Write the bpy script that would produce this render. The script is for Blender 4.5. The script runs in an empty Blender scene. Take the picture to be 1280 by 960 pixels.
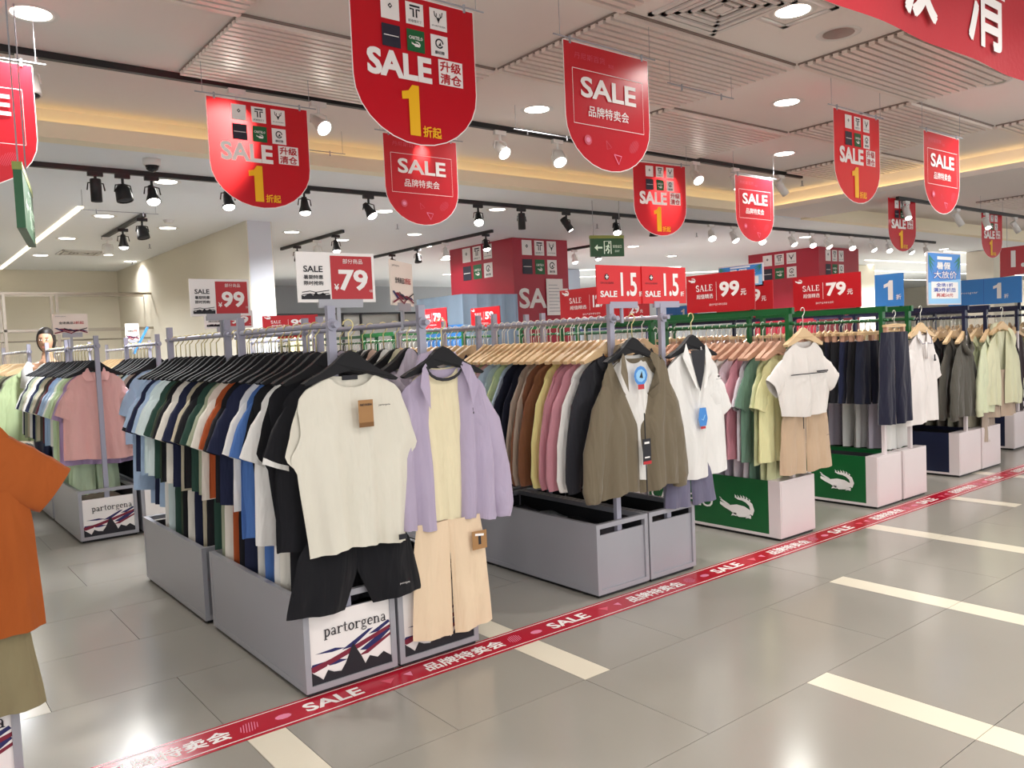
import bpy, math, random
from math import sin, cos, pi, radians
from mathutils import Matrix, Vector, Euler
random.seed(7)
SC = bpy.context.scene
COL = SC.collection

# ------------------------------------------------------------------ camera
cam_d = bpy.data.cameras.new('camera'); cam = bpy.data.objects.new('camera', cam_d); COL.objects.link(cam)
SC.camera = cam
cam_d.sensor_width = 36.0; cam_d.lens = 1014.05 / 1280 * 36.0; cam_d.clip_start = 0.05; cam_d.clip_end = 200
CY, CP, CR = 0.666555, 0.0538785, 0.0434048
_f = Vector((sin(CY)*cos(CP), cos(CY)*cos(CP), -sin(CP)))
_r0 = Vector((cos(CY), -sin(CY), 0)); _d0 = _f.cross(_r0)
_r = cos(CR)*_r0 + sin(CR)*_d0; _d = -sin(CR)*_r0 + cos(CR)*_d0
mw = Matrix(((_r.x, -_d.x, -_f.x, 0), (_r.y, -_d.y, -_f.y, 0), (_r.z, -_d.z, -_f.z, 1.34), (0, 0, 0, 1)))
cam.matrix_world = mw

# ------------------------------------------------------------------ world, exposure
wd = bpy.data.worlds.new('world'); SC.world = wd; wd.use_nodes = True
wd.node_tree.nodes['Background'].inputs[0].default_value = (0.98, 0.99, 1.0, 1)
wd.node_tree.nodes['Background'].inputs[1].default_value = 1.6
SC.view_settings.view_transform = 'Standard'; SC.view_settings.look = 'None'
SC.view_settings.gamma = 1.0; SC.view_settings.use_curve_mapping = False
SC.view_settings.exposure = 0.15
try:
    SC.cycles.use_denoising = True
    SC.cycles.max_bounces = 7; SC.cycles.diffuse_bounces = 4; SC.cycles.glossy_bounces = 3
    SC.cycles.sample_clamp_indirect = 4.0; SC.cycles.caustics_reflective = False; SC.cycles.caustics_refractive = False
except Exception:
    pass
ZC, ZL, YE = 2.90, 2.70, 5.80        # raised ceiling, lower ceiling, edge between them
DOWN_E, SPOT_E, LENS_E = 13.0, 32.0, 12.0

def area_down(x, y, z, e=DOWN_E, size=0.15, col=(1, .975, .94)):
    l = bpy.data.lights.new('downlight_or_fill_lamp', 'AREA'); l.shape = 'DISK'; l.size = size; l.energy = e; l.color = col; l.spread = radians(150)
    o = bpy.data.objects.new('downlight_or_fill_lamp', l); o.location = (x, y, z); COL.objects.link(o); return o

# ------------------------------------------------------------------ materials
def lin(h):
    if isinstance(h, str):
        h = h.lstrip('#'); c = [int(h[i:i+2], 16)/255 for i in (0, 2, 4)]
    else: c = list(h)
    return tuple((v/12.92 if v <= .04045 else ((v+.055)/1.055)**2.4) for v in c)
MATS = {}
def mat(name, color='#ffffff', rough=.6, metal=0., noise=0., nscale=8., bump=0., bscale=60., emit=0., sheen=0., spec=.5, coat=0.):
    if name in MATS: return MATS[name]
    m = bpy.data.materials.new(name); MATS[name] = m; m.use_nodes = True
    nt = m.node_tree; b = nt.nodes['Principled BSDF']; c = lin(color)
    b.inputs['Base Color'].default_value = (*c, 1); b.inputs['Roughness'].default_value = rough; b.inputs['Metallic'].default_value = metal
    b.inputs['Specular IOR Level'].default_value = spec
    if coat: b.inputs['Coat Weight'].default_value = coat; b.inputs['Coat Roughness'].default_value = .08
    if sheen: b.inputs['Sheen Weight'].default_value = sheen
    if emit:
        b.inputs['Emission Color'].default_value = (*c, 1); b.inputs['Emission Strength'].default_value = emit
    tc = None
    if noise or bump:
        tc = nt.nodes.new('ShaderNodeTexCoord')
    if noise:
        n = nt.nodes.new('ShaderNodeTexNoise'); n.inputs['Scale'].default_value = nscale; n.inputs['Detail'].default_value = 4
        nt.links.new(tc.outputs['Object'], n.inputs['Vector'])
        r = nt.nodes.new('ShaderNodeMapRange'); r.inputs['To Min'].default_value = 1-noise; r.inputs['To Max'].default_value = 1+noise
        nt.links.new(n.outputs['Fac'], r.inputs['Value'])
        x = nt.nodes.new('ShaderNodeVectorMath'); x.operation = 'SCALE'; x.inputs[0].default_value = c
        nt.links.new(r.outputs['Result'], x.inputs['Scale']); nt.links.new(x.outputs['Vector'], b.inputs['Base Color'])
    if bump:
        n2 = nt.nodes.new('ShaderNodeTexNoise'); n2.inputs['Scale'].default_value = bscale; n2.inputs['Detail'].default_value = 3
        nt.links.new(tc.outputs['Object'], n2.inputs['Vector'])
        bp = nt.nodes.new('ShaderNodeBump'); bp.inputs['Strength'].default_value = bump; bp.inputs['Distance'].default_value = .01
        nt.links.new(n2.outputs['Fac'], bp.inputs['Height']); nt.links.new(bp.outputs['Normal'], b.inputs['Normal'])
    return m
def cloth(h):
    if 'cloth_'+h in MATS: return MATS['cloth_'+h]
    m = mat('cloth_'+h, '#'+h, .85, noise=.05, nscale=5, bump=.6, bscale=1, sheen=.15, spec=.25)
    nt = m.node_tree; mp = nt.nodes.new('ShaderNodeMapping'); mp.inputs['Scale'].default_value = (8, 8, 2.2)
    for n in list(nt.nodes):
        if n.type == 'TEX_NOISE' and n.inputs['Scale'].default_value == 1:
            src = n.inputs['Vector'].links[0].from_socket; nt.links.new(src, mp.inputs['Vector']); nt.links.new(mp.outputs['Vector'], n.inputs['Vector'])
            n.inputs['Distortion'].default_value = .6
        if n.type == 'BUMP': n.inputs['Distance'].default_value = .05
    return m
M_CEIL = mat('ceiling_paint_warm_light', '#f3ebe6', .8, noise=.015, nscale=2)  # warm reflected light is put into this off-white
M_CEIL2 = mat('lower_ceiling_paint', '#f1f4f7', .8, noise=.01)
M_SLAT = mat('slat_metal', '#efe2da', .38, .2)
M_SLATB = mat('slat_gap', '#8a7a72', .8)
M_LIP = mat('soffit_paint', '#f8edd2', .75)
M_WALL = mat('wall_paint', '#e3dccb', .8, noise=.015, nscale=1.5)
M_WALLG = mat('grey_wall_paint', '#b9bcc0', .8)
M_TILE = mat('floor_tile', '#9b978e', .17, noise=.07, nscale=1.3, bump=.03, bscale=3, spec=.5)
M_GROUT = mat('grout', '#6d6861', .8)
M_CREAM = mat('cream_tile', '#e4dcc8', .2, noise=.03, nscale=3)
M_TAPE = mat('red_tape', '#b5142c', .25, noise=.05, nscale=3)
M_WHITE = mat('white_print', '#f4efec', .5)
M_PINKP = mat('pink_print', '#e889a8', .5)
M_DPR = mat('dusky_print', '#d9566a', .5)
M_BLACK = mat('black_metal', '#131315', .45)
M_BLKP = mat('black_print', '#1b1a22', .6)
M_NAVYP = mat('navy_print', '#23245e', .6)
M_REDP = mat('dark_red_print', '#7d1c35', .6)
M_RED = mat('red_board', '#b8121e', .35, noise=.03, nscale=2)
M_RED2 = mat('deep_red_board', '#a81c33', .4)
M_BANNER = mat('red_banner_film', '#c20d22', .28, noise=.02)
M_BANNER2 = mat('coral_banner_film', '#c82331', .28, noise=.02)
for m_ in (M_BANNER, M_BANNER2):
    nt = m_.node_tree; pb = nt.nodes['Principled BSDF']; tr = nt.nodes.new('ShaderNodeBsdfTranslucent'); tr.inputs['Color'].default_value = (*lin('#f23a3a'), 1)
    mx = nt.nodes.new('ShaderNodeMixShader'); mx.inputs[0].default_value = .12
    nt.links.new(pb.outputs[0], mx.inputs[1]); nt.links.new(tr.outputs[0], mx.inputs[2]); nt.links.new(mx.outputs[0], nt.nodes['Material Output'].inputs['Surface'])
M_YEL = mat('yellow_print', '#f5b800', .5)
M_GREY = mat('grey_steel', '#a5a5ac', .36, .15, noise=.03, nscale=3)
M_LAV = mat('lavender_grey_bar', '#a4a3b3', .45, .2)
M_DKIN = mat('dark_interior', '#26262b', .7)
M_GREEN = mat('green_panel', '#0f5a2b', .35, noise=.04)
M_WPOST = mat('white_laminate', '#ddd2d2', .3, noise=.02)
M_NAVY = mat('navy_panel', '#171c3a', .4)
M_GOLD = mat('gold_wire', '#dccf96', .35, .4)
M_CHROME = mat('chrome_wire', '#e2e0d4', .3, .5)
M_BHANG = mat('black_hanger', '#17171a', .65, spec=.3)
M_WOOD = mat('pale_wood', '#d9b98d', .5, noise=.08, nscale=20)
M_WOOD2 = mat('pink_wood', '#c79a80', .5, noise=.08, nscale=20)
M_BLUE = mat('blue_board', '#3d86d2', .4)
M_LBLUE = mat('light_blue_print', '#8fc6ee', .4)
M_DBLUE = mat('deep_blue_print', '#2a4fb0', .4)
M_EXITG = mat('exit_green', '#1d5a34', .35)
M_EXITP = mat('exit_white', '#cfe6cf', .4, emit=.25)
M_KRAFT = mat('kraft_card', '#a67c50', .8, noise=.05, nscale=30)
M_STEEL = mat('brushed_steel', '#b0a89c', .3, .8)
M_LENS = mat('lit_lens', '#fffaf0', .4, emit=LENS_E)
M_LENSW = mat('warm_led', '#ffdf9a', .4, emit=3.2)
M_LEDW = mat('white_led', '#fff8ee', .4, emit=3.5)
M_WFIX = mat('white_fixture', '#e6e3df', .4)
M_SKIN = mat('skin', '#c99a7c', .55, spec=.35)
M_HAIR = mat('hair', '#1d1714', .5)
M_PLAST = mat('clear_poly_bag', '#c9cbce', .18, noise=.1, bump=.5, bscale=18)

# ------------------------------------------------------------------ mesh helpers
class MB:
    def __init__(s): s.v = []; s.f = []; s.m = []; s.mats = []; s.sm = False
    def mi(s, m):
        if m not in s.mats: s.mats.append(m)
        return s.mats.index(m)
    def add(s, vs, fs, m):
        o = len(s.v); s.v += [tuple(a) for a in vs]; k = s.mi(m)
        for q in fs: s.f.append(tuple(i+o for i in q)); s.m.append(k)
    def box(s, c, d, m, rot=None, bev=0):
        x, y, z = d[0]/2, d[1]/2, d[2]/2
        vs = [Vector((a*x, b*y, e*z)) for a in (-1, 1) for b in (-1, 1) for e in (-1, 1)]
        if rot is not None:
            R = Euler(rot).to_matrix(); vs = [R @ v for v in vs]
        vs = [v+Vector(c) for v in vs]
        s.add(vs, [(0, 1, 3, 2), (4, 6, 7, 5), (0, 4, 5, 1), (2, 3, 7, 6), (0, 2, 6, 4), (1, 5, 7, 3)], m)
    def b2(s, a, b, m):
        s.box([(a[i]+b[i])/2 for i in range(3)], [abs(b[i]-a[i]) for i in range(3)], m)
    def quad(s, p, m): s.add(p, [tuple(range(len(p)))], m)
    def tube(s, pts, r, m, n=8, cap=True, rx=None):
        pts = [Vector(p) for p in pts]; N = len(pts); rs = r if isinstance(r, (list, tuple)) else [r]*N
        vs = []; fs = []; prev = None
        for i, p in enumerate(pts):
            t = (pts[min(i+1, N-1)]-pts[max(i-1, 0)]).normalized()
            if prev is None:
                a = Vector((0, 0, 1)) if abs(t.z) < .9 else Vector((0, 1, 0)); u = t.cross(a).normalized()
            else:
                u = (prev - t*prev.dot(t)).normalized()
            prev = u; w = t.cross(u)
            for k in range(n):
                an = 2*pi*k/n; vs.append(p+(u*cos(an)+w*sin(an))*rs[i])
        for i in range(N-1):
            for k in range(n):
                fs.append((i*n+k, i*n+(k+1) % n, (i+1)*n+(k+1) % n, (i+1)*n+k))
        if cap: fs.append(tuple(range(n))[::-1]); fs.append(tuple((N-1)*n+k for k in range(n)))
        s.add(vs, fs, m)
    def lathe(s, prof, m, c=(0, 0, 0), n=16, R=None):
        vs = []; fs = []
        for r, z in prof:
            for k in range(n):
                v = Vector((r*cos(2*pi*k/n), r*sin(2*pi*k/n), z))
                if R is not None: v = R @ v
                vs.append(v+Vector(c))
        for i in range(len(prof)-1):
            for k in range(n): fs.append((i*n+k, i*n+(k+1) % n, (i+1)*n+(k+1) % n, (i+1)*n+k))
        s.add(vs, fs, m)
    def prism(s, poly, y0, y1, m):          # polygon in XZ extruded along y
        n = len(poly); vs = [(x, y0, z) for x, z in poly]+[(x, y1, z) for x, z in poly]
        fs = [tuple(range(n)), tuple(range(2*n-1, n-1, -1))]+[(i, i+n, (i+1) % n+n, (i+1) % n) for i in range(n)]
        s.add(vs, fs, m)
    def flat(s, poly, y, m): s.add([(x, y, z) for x, z in poly], [tuple(range(len(poly)))], m)
    def build(s, name, parent=None, smooth=False, kind=None):
        me = bpy.data.meshes.new(name); me.from_pydata(s.v, [], s.f)
        for m in s.mats: me.materials.append(m)
        me.polygons.foreach_set('material_index', s.m)
        if smooth: me.polygons.foreach_set('use_smooth', [True]*len(s.f))
        me.update(); return link(name, me, parent, kind)
def link(name, me, parent=None, kind=None):
    o = bpy.data.objects.new(name, me); COL.objects.link(o)
    if parent is not None: o.parent = parent
    if kind: o['kind'] = kind
    return o
def tag(o, label, cat, group=None):
    o['label'] = label; o['category'] = cat
    if group: o['group'] = group
    return o
def thing(name, label, cat, loc=(0, 0, 0), rz=0, group=None):
    o = bpy.data.objects.new(name, None); COL.objects.link(o); o.empty_display_size = .1
    o.location = loc; o.rotation_euler = (0, 0, rz); return tag(o, label, cat, group)
def struct(o): o['kind'] = 'structure'; return o
def copy_tree(o, parent=None):
    c = o.copy(); COL.objects.link(c); c.parent = parent
    for ch in list(o.children): copy_tree(ch, c)
    return c

_tc = {}
def tmesh(body, bold=0.0, res=3):
    k = (body, bold, res)
    if k in _tc: return _tc[k]
    c = bpy.data.curves.new('t', 'FONT'); c.body = body; c.size = 1; c.resolution_u = res; c.offset = bold
    o = bpy.data.objects.new('t', c); COL.objects.link(o)
    me = bpy.data.meshes.new_from_object(o)
    vs = [(v.co.x, v.co.y) for v in me.vertices]; fs = [tuple(p.vertices) for p in me.polygons]
    bpy.data.objects.remove(o); bpy.data.curves.remove(c); bpy.data.meshes.remove(me)
    x0 = min(a for a, b in vs); x1 = max(a for a, b in vs); y0 = min(b for a, b in vs); y1 = max(b for a, b in vs)
    vs = [(a-x0, b-y0) for a, b in vs]
    _tc[k] = (vs, fs, x1-x0, y1-y0); return _tc[k]
def text(mb, body, x, z, h, m, y=-.002, bold=.0, w=None, anchor='l', plane='XZ', res=3):
    """lettering whose ink is h tall, lower-left ink corner (x,z); w = wanted width"""
    cjk = any(ord(c) > 0x2E00 for c in body); bb = bold
    vs, fs, W, Hh = tmesh(body, 0. if cjk else min(bold, .022), res); sy = h/Hh; sx = (w/W) if w else sy
    ox = x - (W*sx/2 if anchor == 'c' else 0)
    e = (bold*1.6 if cjk else max(0, bold-.022)*1.2)*h
    for q, (ex, ey) in enumerate([(0, 0)] if e <= 0 else [(-e/2, -e/2), (e/2, -e/2), (-e/2, e/2), (e/2, e/2)]):
        d = .00006*q
        if plane == 'XZ': mb.add([(ox+a*sx+ex, y-d, z+b*sy+ey) for a, b in vs], fs, m)
        else: mb.add([(ox+a*sx+ex, z+b*sy+ey, y+d) for a, b in vs], fs, m)
    return W*sx
def arc(cx, cy, rx, ry, a0, a1, n=14):
    return [(cx+rx*cos(radians(a0+(a1-a0)*i/n)), cy+ry*sin(radians(a0+(a1-a0)*i/n))) for i in range(n+1)]
def ribbon(mb, pts, w, m, y, X=0, Z=0, S=1, SX=None):
    SX = SX or S; N = len(pts); ws = w if isinstance(w, (list, tuple)) else [w]*N; vs = []
    for i, (a, b) in enumerate(pts):
        p, q = pts[max(0, i-1)], pts[min(N-1, i+1)]; dx, dy = q[0]-p[0], q[1]-p[1]; L = math.hypot(dx, dy) or 1
        nx, ny = -dy/L*ws[i]/2, dx/L*ws[i]/2
        vs += [(X+(a+nx)*SX, y, Z+(b+ny)*S), (X+(a-nx)*SX, y, Z+(b-ny)*S)]
    mb.add(vs, [(2*i, 2*i+1, 2*i+3, 2*i+2) for i in range(N-1)], m)
def serif(mb, word, x, z, h, m, y=-.002):
    """slab-serif lettering drawn stroke by stroke; h = x-height (lower case) or cap height"""
    def H(a, b, yy, w=.09): return ([(a, yy), (b, yy)], w)
    T = .2
    G = {'p': ([([(.25, -.45), (.25, 1)], T), H(.0, .5, -.42), H(.02, .25, .95), (arc(.5, .5, .32, .46, -150, 150, 18), [.1+.1*sin(pi*i/18) for i in range(19)])], 1.0),
         'a': ([(arc(.4, .26, .25, .22, 0, 360, 14), .13), ([(.68, 0), (.68, .7)], T), (arc(.42, .7, .26, .26, 0, 160, 8), .13), H(.68, .9, .05)], .98),
         'r': ([([(.25, 0), (.25, 1)], T), H(0, .52, .04), H(.02, .25, .95), (arc(.62, .55, .34, .38, 170, 50, 8), .13), (arc(.8, .86, .05, .05, 0, 360, 6), .1)], .95),
         't': ([([(.28, .1), (.28, 1.35)], .17), H(.02, .62, .95), (arc(.48, .22, .2, .18, 180, 320, 6), .1)], .72),
         'o': ([(arc(.5, .5, .36, .46, 0, 360, 20), [.14+.06*abs(cos(radians(18*i))) for i in range(21)])], 1.05),
         'g': ([(arc(.43, .64, .26, .3, 0, 360, 16), .14), (arc(.46, -.22, .36, .2, 0, 360, 16), .11), ([(.25, .36), (.2, .15), (.35, .05), (.6, -.02)], .11), ([(.6, .85), (.85, .97)], .11)], .95),
         'e': ([(arc(.5, .5, .34, .45, 0, 310, 18), [.1+.09*abs(sin(pi*i/18)) for i in range(19)]), H(.17, .84, .52, .09)], .98),
         'n': ([([(.25, 0), (.25, 1)], T), H(0, .48, .04), H(.02, .25, .95), (arc(.55, .6, .28, .33, 160, 0, 8), .13), ([(.83, 0), (.83, .62)], T), H(.6, 1.06, .04)], 1.14),
         'S': ([(arc(.36, .73, .24, .22, 20, 230, 12)+arc(.38, .27, .25, .22, 60, -160, 12), [.08+.12*abs(sin(pi*i/12.5)) for i in range(26)]), ([(.6, .95), (.6, .68)], .05), ([(.12, .05), (.12, .33)], .05)], .78),
         'A': ([([(.1, .03), (.42, 1)], .07), ([(.42, 1), (.76, .03)], .17), H(.2, .62, .35, .06), H(.0, .24, .03, .06), H(.58, .94, .03, .06)], .96),
         'L': ([([(.25, 0), (.25, 1)], .17), H(.08, .42, .97, .06), H(.08, .72, .03, .07), ([(.72, 0), (.72, .28)], .06)], .82),
         'E': ([([(.25, 0), (.25, 1)], .17), H(.08, .72, .97, .07), H(.25, .56, .51, .06), H(.08, .74, .03, .07), ([(.74, 0), (.74, .27)], .06), ([(.71, .75), (.71, 1)], .06), ([(.56, .4), (.56, .62)], .05)], .84)}
    x0 = x
    for ch in word:
        st, adv = G[ch]
        for j, (p, w) in enumerate(st): ribbon(mb, p, w, m, y-.00004*j, x, z, h)
        x += adv*h
    return x-x0
def croc(mb, x, z, w, m, y=-.002):
    """white crocodile emblem, head left, jaws open, tail curled over the back"""
    S = w
    P = lambda pts: mb.flat([(x+a*S, z+b*S) for a, b in pts], y, m)
    P([(.0, .34), (.04, .33), (.3, .28), (.5, .32), (.72, .30), (.9, .22), (.95, .3), (.88, .12), (.74, .04), (.55, .02), (.4, .08), (.3, .14), (.14, .2), (.0, .27)])   # body, lower jaw
    P([(.02, .36), (.03, .42), (.1, .38), (.28, .30), (.3, .27), (.2, .29)])                                             # upper jaw
    tail = [(.44, .5), (.54, .47), (.66, .47), (.78, .44), (.9, .36), (.94, .24), (.9, .12)]
    ribbon(mb, tail, [.01, .05, .07, .09, .11, .12, .1], m, y-.0002, x, z, S)
    for a, b in ((.46, .52), (.54, .51), (.62, .52), (.7, .52), (.78, .5), (.86, .46)): P([(a, b-.03), (a-.02, b+.05), (a+.04, b)])
    for a, b in ((.38, .08), (.8, .07)): P([(a, b+.03), (a-.06, b-.06), (a+.02, b-.04), (a+.1, b-.05), (a+.1, b+.03)])
    for a, b in ((.02, .36), (.0, .42)): P([(a, b), (a-.02, b+.04), (a+.06, b)])

# ------------------------------------------------------------------ room shell
fl = MB(); fl.b2((-3, -3, -.08), (32, 18, -.008), M_GROUT); floor = struct(fl.build('floor'))
# cream inlays (rows of 1.2 x 0.6 m tiles are split around them)
STR = [(2.11, 2.25, 2.303, 3.6), (3.87, 4.01, .5, 2.297), (2.69, 2.83, .5, 1.697), (5.08, 5.22, .5, 2.72), (6.3, 6.44, 2.303, 2.9), (.93, 1.07, 1.9, 2.70), (.31, .45, 3.50, 4.1), (5.08, 5.22, 3.503, 4.1), (7.5, 7.64, 2.3, 4.1), (8.0, 8.14, 3.5, 4.7)]
_sc = {}
def tile_part(x0, x1, y0, y1, name='tile', m=None):
    m = m or M_TILE
    k = (round(x1-x0, 3), round(y1-y0, 3), m.name)
    if k not in _sc:
        b = MB(); g = .0012; b.b2((g, g, -.008), (x1-x0-g, y1-y0-g, 0), m)
        o = b.build(name, floor); _sc[k] = o.data
    else: o = link(name, _sc[k], floor)
    o.location = (x0, y0, 0); return o
rows = [(-.7+.6*i, -.1+.6*i) for i in range(20)]
ntile = 0
for (ya, yb) in rows:
    ri = round((ya+.7)/.6); off = .31 if ri % 2 else -.29
    xs = [off+1.2*k for k in range(-2, 11)]
    for xa in xs:
        xb = xa+1.2
        if xb < -1.6 or xa > 10.5: continue
        cuts = [(s[0], s[1]) for s in STR if s[2] < yb-.15 and s[3] > ya+.15 and s[1] > xa+.01 and s[0] < xb-.01]
        a = xa
        for c0, c1 in sorted(cuts):
            if c0-a > .01: tile_part(a, c0, ya, yb); ntile += 1
            a = max(a, c1)
        if xb-a > .01: tile_part(a, xb, ya, yb); ntile += 1
for s in STR:
    for (ya, yb) in rows:
        if s[2] < yb-.15 and s[3] > ya+.15: tile_part(s[0], s[1], ya, yb, 'cream_tile', M_CREAM)
fb = MB(); fb.b2((-3, 11.3, -.008), (32, 18, 0), M_TILE); fb.b2((10.52, -3, -.008), (32, 11.3, 0), M_TILE); fb.b2((-3, -3, -.008), (-1.7, 11.3, 0), M_TILE); fb.b2((-1.7, -3, -.008), (10.52, -.7, 0), M_TILE)
fb.build('far_tiles', floor, kind='stuff')

# ceiling: raised bays with slatted panels, lower soffit beyond
cb = MB()
cb.b2((-3, -3, ZC), (8.45, YE+.12, ZC+.1), M_CEIL)
cb.b2((9.3, -3, ZC), (32, YE+.12, ZC+.1), M_CEIL)
cb.b2((8.45, -3, ZL+.02), (9.3, YE+.12, ZL+.06), M_CEIL)
cb.b2((-3, YE, ZL), (32, 18, ZL+.3), M_CEIL2)
ceiling = struct(cb.build('ceiling'))
# soffit lips with cove ledges
t = MB(); t.b2((-3, YE-.02, ZL-.002), (8.45, YE, ZC), M_LIP); t.b2((-3, YE-.14, ZL-.002), (8.45, YE-.02, ZL+.095), M_LIP); struct(t.build('trim_1'))
t = MB(); t.b2((9.3, YE-.02, ZL-.002), (32, YE, ZC), M_LIP); t.b2((9.3, YE-.14, ZL-.002), (32, YE-.02, ZL+.095), M_LIP); struct(t.build('trim_2'))
t = MB(); t.b2((8.43, -3, ZL+.0), (8.45, YE-.14, ZC), M_CEIL); t.b2((8.27, -3, ZL), (8.45, YE-.14, ZL+.05), M_CEIL); t.b2((9.3, -3, ZL), (9.32, YE-.14, ZC), M_CEIL); t.b2((8.45, -3, ZL), (9.3, YE-.14, ZL+.018), M_CEIL); struct(t.build('trim_3'))
led = MB(); led.b2((8.385, -3, ZL+.052), (8.41, YE-.2, ZL+.066), M_LENSW)
tag(led.build('cove_light'), 'warm yellow light strip hidden in the ceiling cove at the right', 'light')
led = MB(); led.b2((-3, YE-.06, ZL+.097), (8.2, YE-.04, ZL+.107), mat('dim_warm_led', '#ffdf9a', .4, emit=1.6))
tag(led.build('cove_light'), 'dim warm light strip on the long cream ceiling ledge', 'light')
# slat panels in a chequerboard (cells 1.455 x 0.96 m)
def slat_panel(x0, x1, y0, y1):
    b = MB(); b.b2((x0, y0, ZC-.012), (x1, y1, ZC-.001), M_SLATB)
    n = int((y1-y0)/.052)
    for i in range(n):
        yc = y0+(i+.5)*(y1-y0)/n
        b.b2((x0, yc-.017, ZC-.032), (x1, yc+.017, ZC-.012), M_SLAT)
    b.build('slat_panel', ceiling, kind='stuff')
XS = [-1.46, 0, 1.43, 2.92, 4.41, 5.84, 7.22, 8.24]; YS = [.83, 1.79, 2.75, 3.73, 4.66]
for i in range(len(XS)-1):
    for j in range(4):
        if (i+j) % 2 == 1: slat_panel(XS[i]+.004, XS[i+1]-.004, YS[j]+.004, YS[j+1]-.004)
for i, x in enumerate((10.2, 11.6, 13.0)):
    for j in range(4):
        if (i+j) % 2 == 0: slat_panel(x, x+1.4, YS[j], YS[j+1])
# walls
w = MB(); w.b2((3.15, 8.35, 0), (3.42, 14.0, ZL), M_WALL); w.b2((3.16, 8.345, 0), (3.41, 8.35, ZL), mat('bluish_end_face', '#d3d6dc', .8)); struct(w.build('wall_partition'))  # end face of the partition is bluer than its sides
w = MB(); w.b2((-3, 14.0, 0), (3.42, 14.2, ZL), M_WALL); struct(w.build('wall_back_left'))
w = MB(); w.b2((3.42, 16.5, 0), (32, 16.7, ZL), M_WALLG); struct(w.build('wall_back'))
w = MB(); w.b2((31.8, -3, 0), (32, 16.5, ZC), M_WALL); struct(w.build('wall_right'))
w = MB(); w.b2((-3.2, 3.0, 0), (-3, 14.2, ZC), M_WALL); struct(w.build('wall_left'))

# brand-card columns
def cards(mb, x, z, s, y=-.002, gapx=1.28, gapz=1.3, sx=1.0):
    """3 x 2 block of emblem cards; s = card height"""
    wv = s*.86*sx
    for r in range(2):
        for c in range(3):
            X = x+c*wv*gapx; Z = z+(1-r)*s*gapz*.98
            mm = [[M_WHITE, M_WHITE, M_WHITE], [M_DK, M_CG, M_WHITE]][r][c]
            mb.flat([(X, Z), (X+wv, Z), (X+wv, Z+s), (X, Z+s)], y, mm)
            yy = y-.0012; cx = X+wv/2
            if (r, c) == (0, 0):
                q = s*.1; mb.flat([(cx-q*1.2, Z+s*.6), (cx, Z+s*.6-q*1.3), (cx+q*1.2, Z+s*.6), (cx, Z+s*.6+q*1.3)], yy, M_BLKP)
                mb.flat([(cx-q*.35, Z+s*.6-q*.35), (cx+q*.35, Z+s*.6-q*.35), (cx+q*.35, Z+s*.6+q*.35), (cx-q*.35, Z+s*.6+q*.35)], yy-.0008, M_WHITE)
            elif (r, c) == (0, 1):
                ribbon(mb, [(.22, .84), (.8, .84)], .09, M_BLKP, yy, X, Z, s, wv)
                ribbon(mb, [(.22, .7), (.42, .7), (.42, .34)], .09, M_BLKP, yy, X, Z, s, wv)
                ribbon(mb, [(.8, .7), (.6, .7), (.6, .34)], .09, M_BLKP, yy, X, Z, s, wv)
                text(mb, '妮维雪贝丁', X+wv*.12, Z+s*.1, s*.13, M_BLKP, yy, w=wv*.76, res=1)
            elif (r, c) == (0, 2):
                mb.flat([(cx-wv*.1, Z+s*.55), (cx, Z+s*.32), (cx+wv*.1, Z+s*.55), (cx, Z+s*.6)], yy, M_BLKP)
                for sg in (-1, 1):
                    ribbon(mb, [(.5+sg*.07, .56), (.5+sg*.2, .66), (.5+sg*.24, .86)], .05, M_BLKP, yy, X, Z, s, wv)
                    ribbon(mb, [(.5+sg*.12, .62), (.5+sg*.1, .78)], .04, M_BLKP, yy, X, Z, s, wv)
                text(mb, 'SPORTSDEER', X+wv*.1, Z+s*.16, s*.07, M_BLKP, yy, w=wv*.8, res=1)
            elif (r, c) == (1, 0):
                mb.flat([(X+wv*.1, Z+s*.48), (X+wv*.9, Z+s*.48), (X+wv*.9, Z+s*.52), (X+wv*.1, Z+s*.52)], yy, M_WHITE)
            elif (r, c) == (1, 1):
                text(mb, 'CARTELO', X+wv*.1, Z+s*.55, s*.16, M_WHITE, yy, w=wv*.8, bold=.02, res=1)
                croc(mb, X+wv*.25, Z+s*.22, wv*.5, M_WHITE, yy)
            else:
                pts = arc(cx, Z+s*.62, s*.2, s*.2, 0, 330, 12)
                ribbon(mb, pts, s*.07, M_BLKP, yy)
                mb.flat([(cx-s*.08, Z+s*.5), (cx+s*.1, Z+s*.52), (cx+s*.06, Z+s*.7)], yy, M_BLKP)
                text(mb, '康纪雅', X+wv*.22, Z+s*.12, s*.16, M_BLKP, yy, w=wv*.56, bold=.02, res=1)
M_DK = mat('dark_card', '#232334', .5); M_CG = mat('green_card', '#0f5f33', .5)
def column(x0, y0, x1, y1, label, s=.2):
    c = thing('red_column', label, 'column', (x0, y0, 0))
    b = MB(); b.b2((0, 0, 0), (x1-x0, y1-y0, ZL-.001), M_RED2); b.build('cladding', c)
    W = x1-x0; n = MB(); cards(n, W*.16, 2.22, s, -.004, sx=1.0); n.build('emblem_cards', c)
    n = MB(); text(n, 'SALE', W*.08, 1.76, .27, M_WHITE, -.004, bold=.03, w=W*.9); n.build('lettering', c)
    n = MB(); L = y1-y0; cards(n, L*.22, 2.22, s, -.004, sx=1.15); o = n.build('emblem_cards', c); o.rotation_euler = (0, 0, -pi/2); o.location = (0, L, 0)
column(6.77, 8.47, 7.75, 9.95, 'red clad column with white emblem cards, nearer one left of the exit sign')
column(12.7, 7.6, 14.0, 9.0, 'red clad column with white emblem cards, farther one right of the exit sign', .19)

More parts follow.
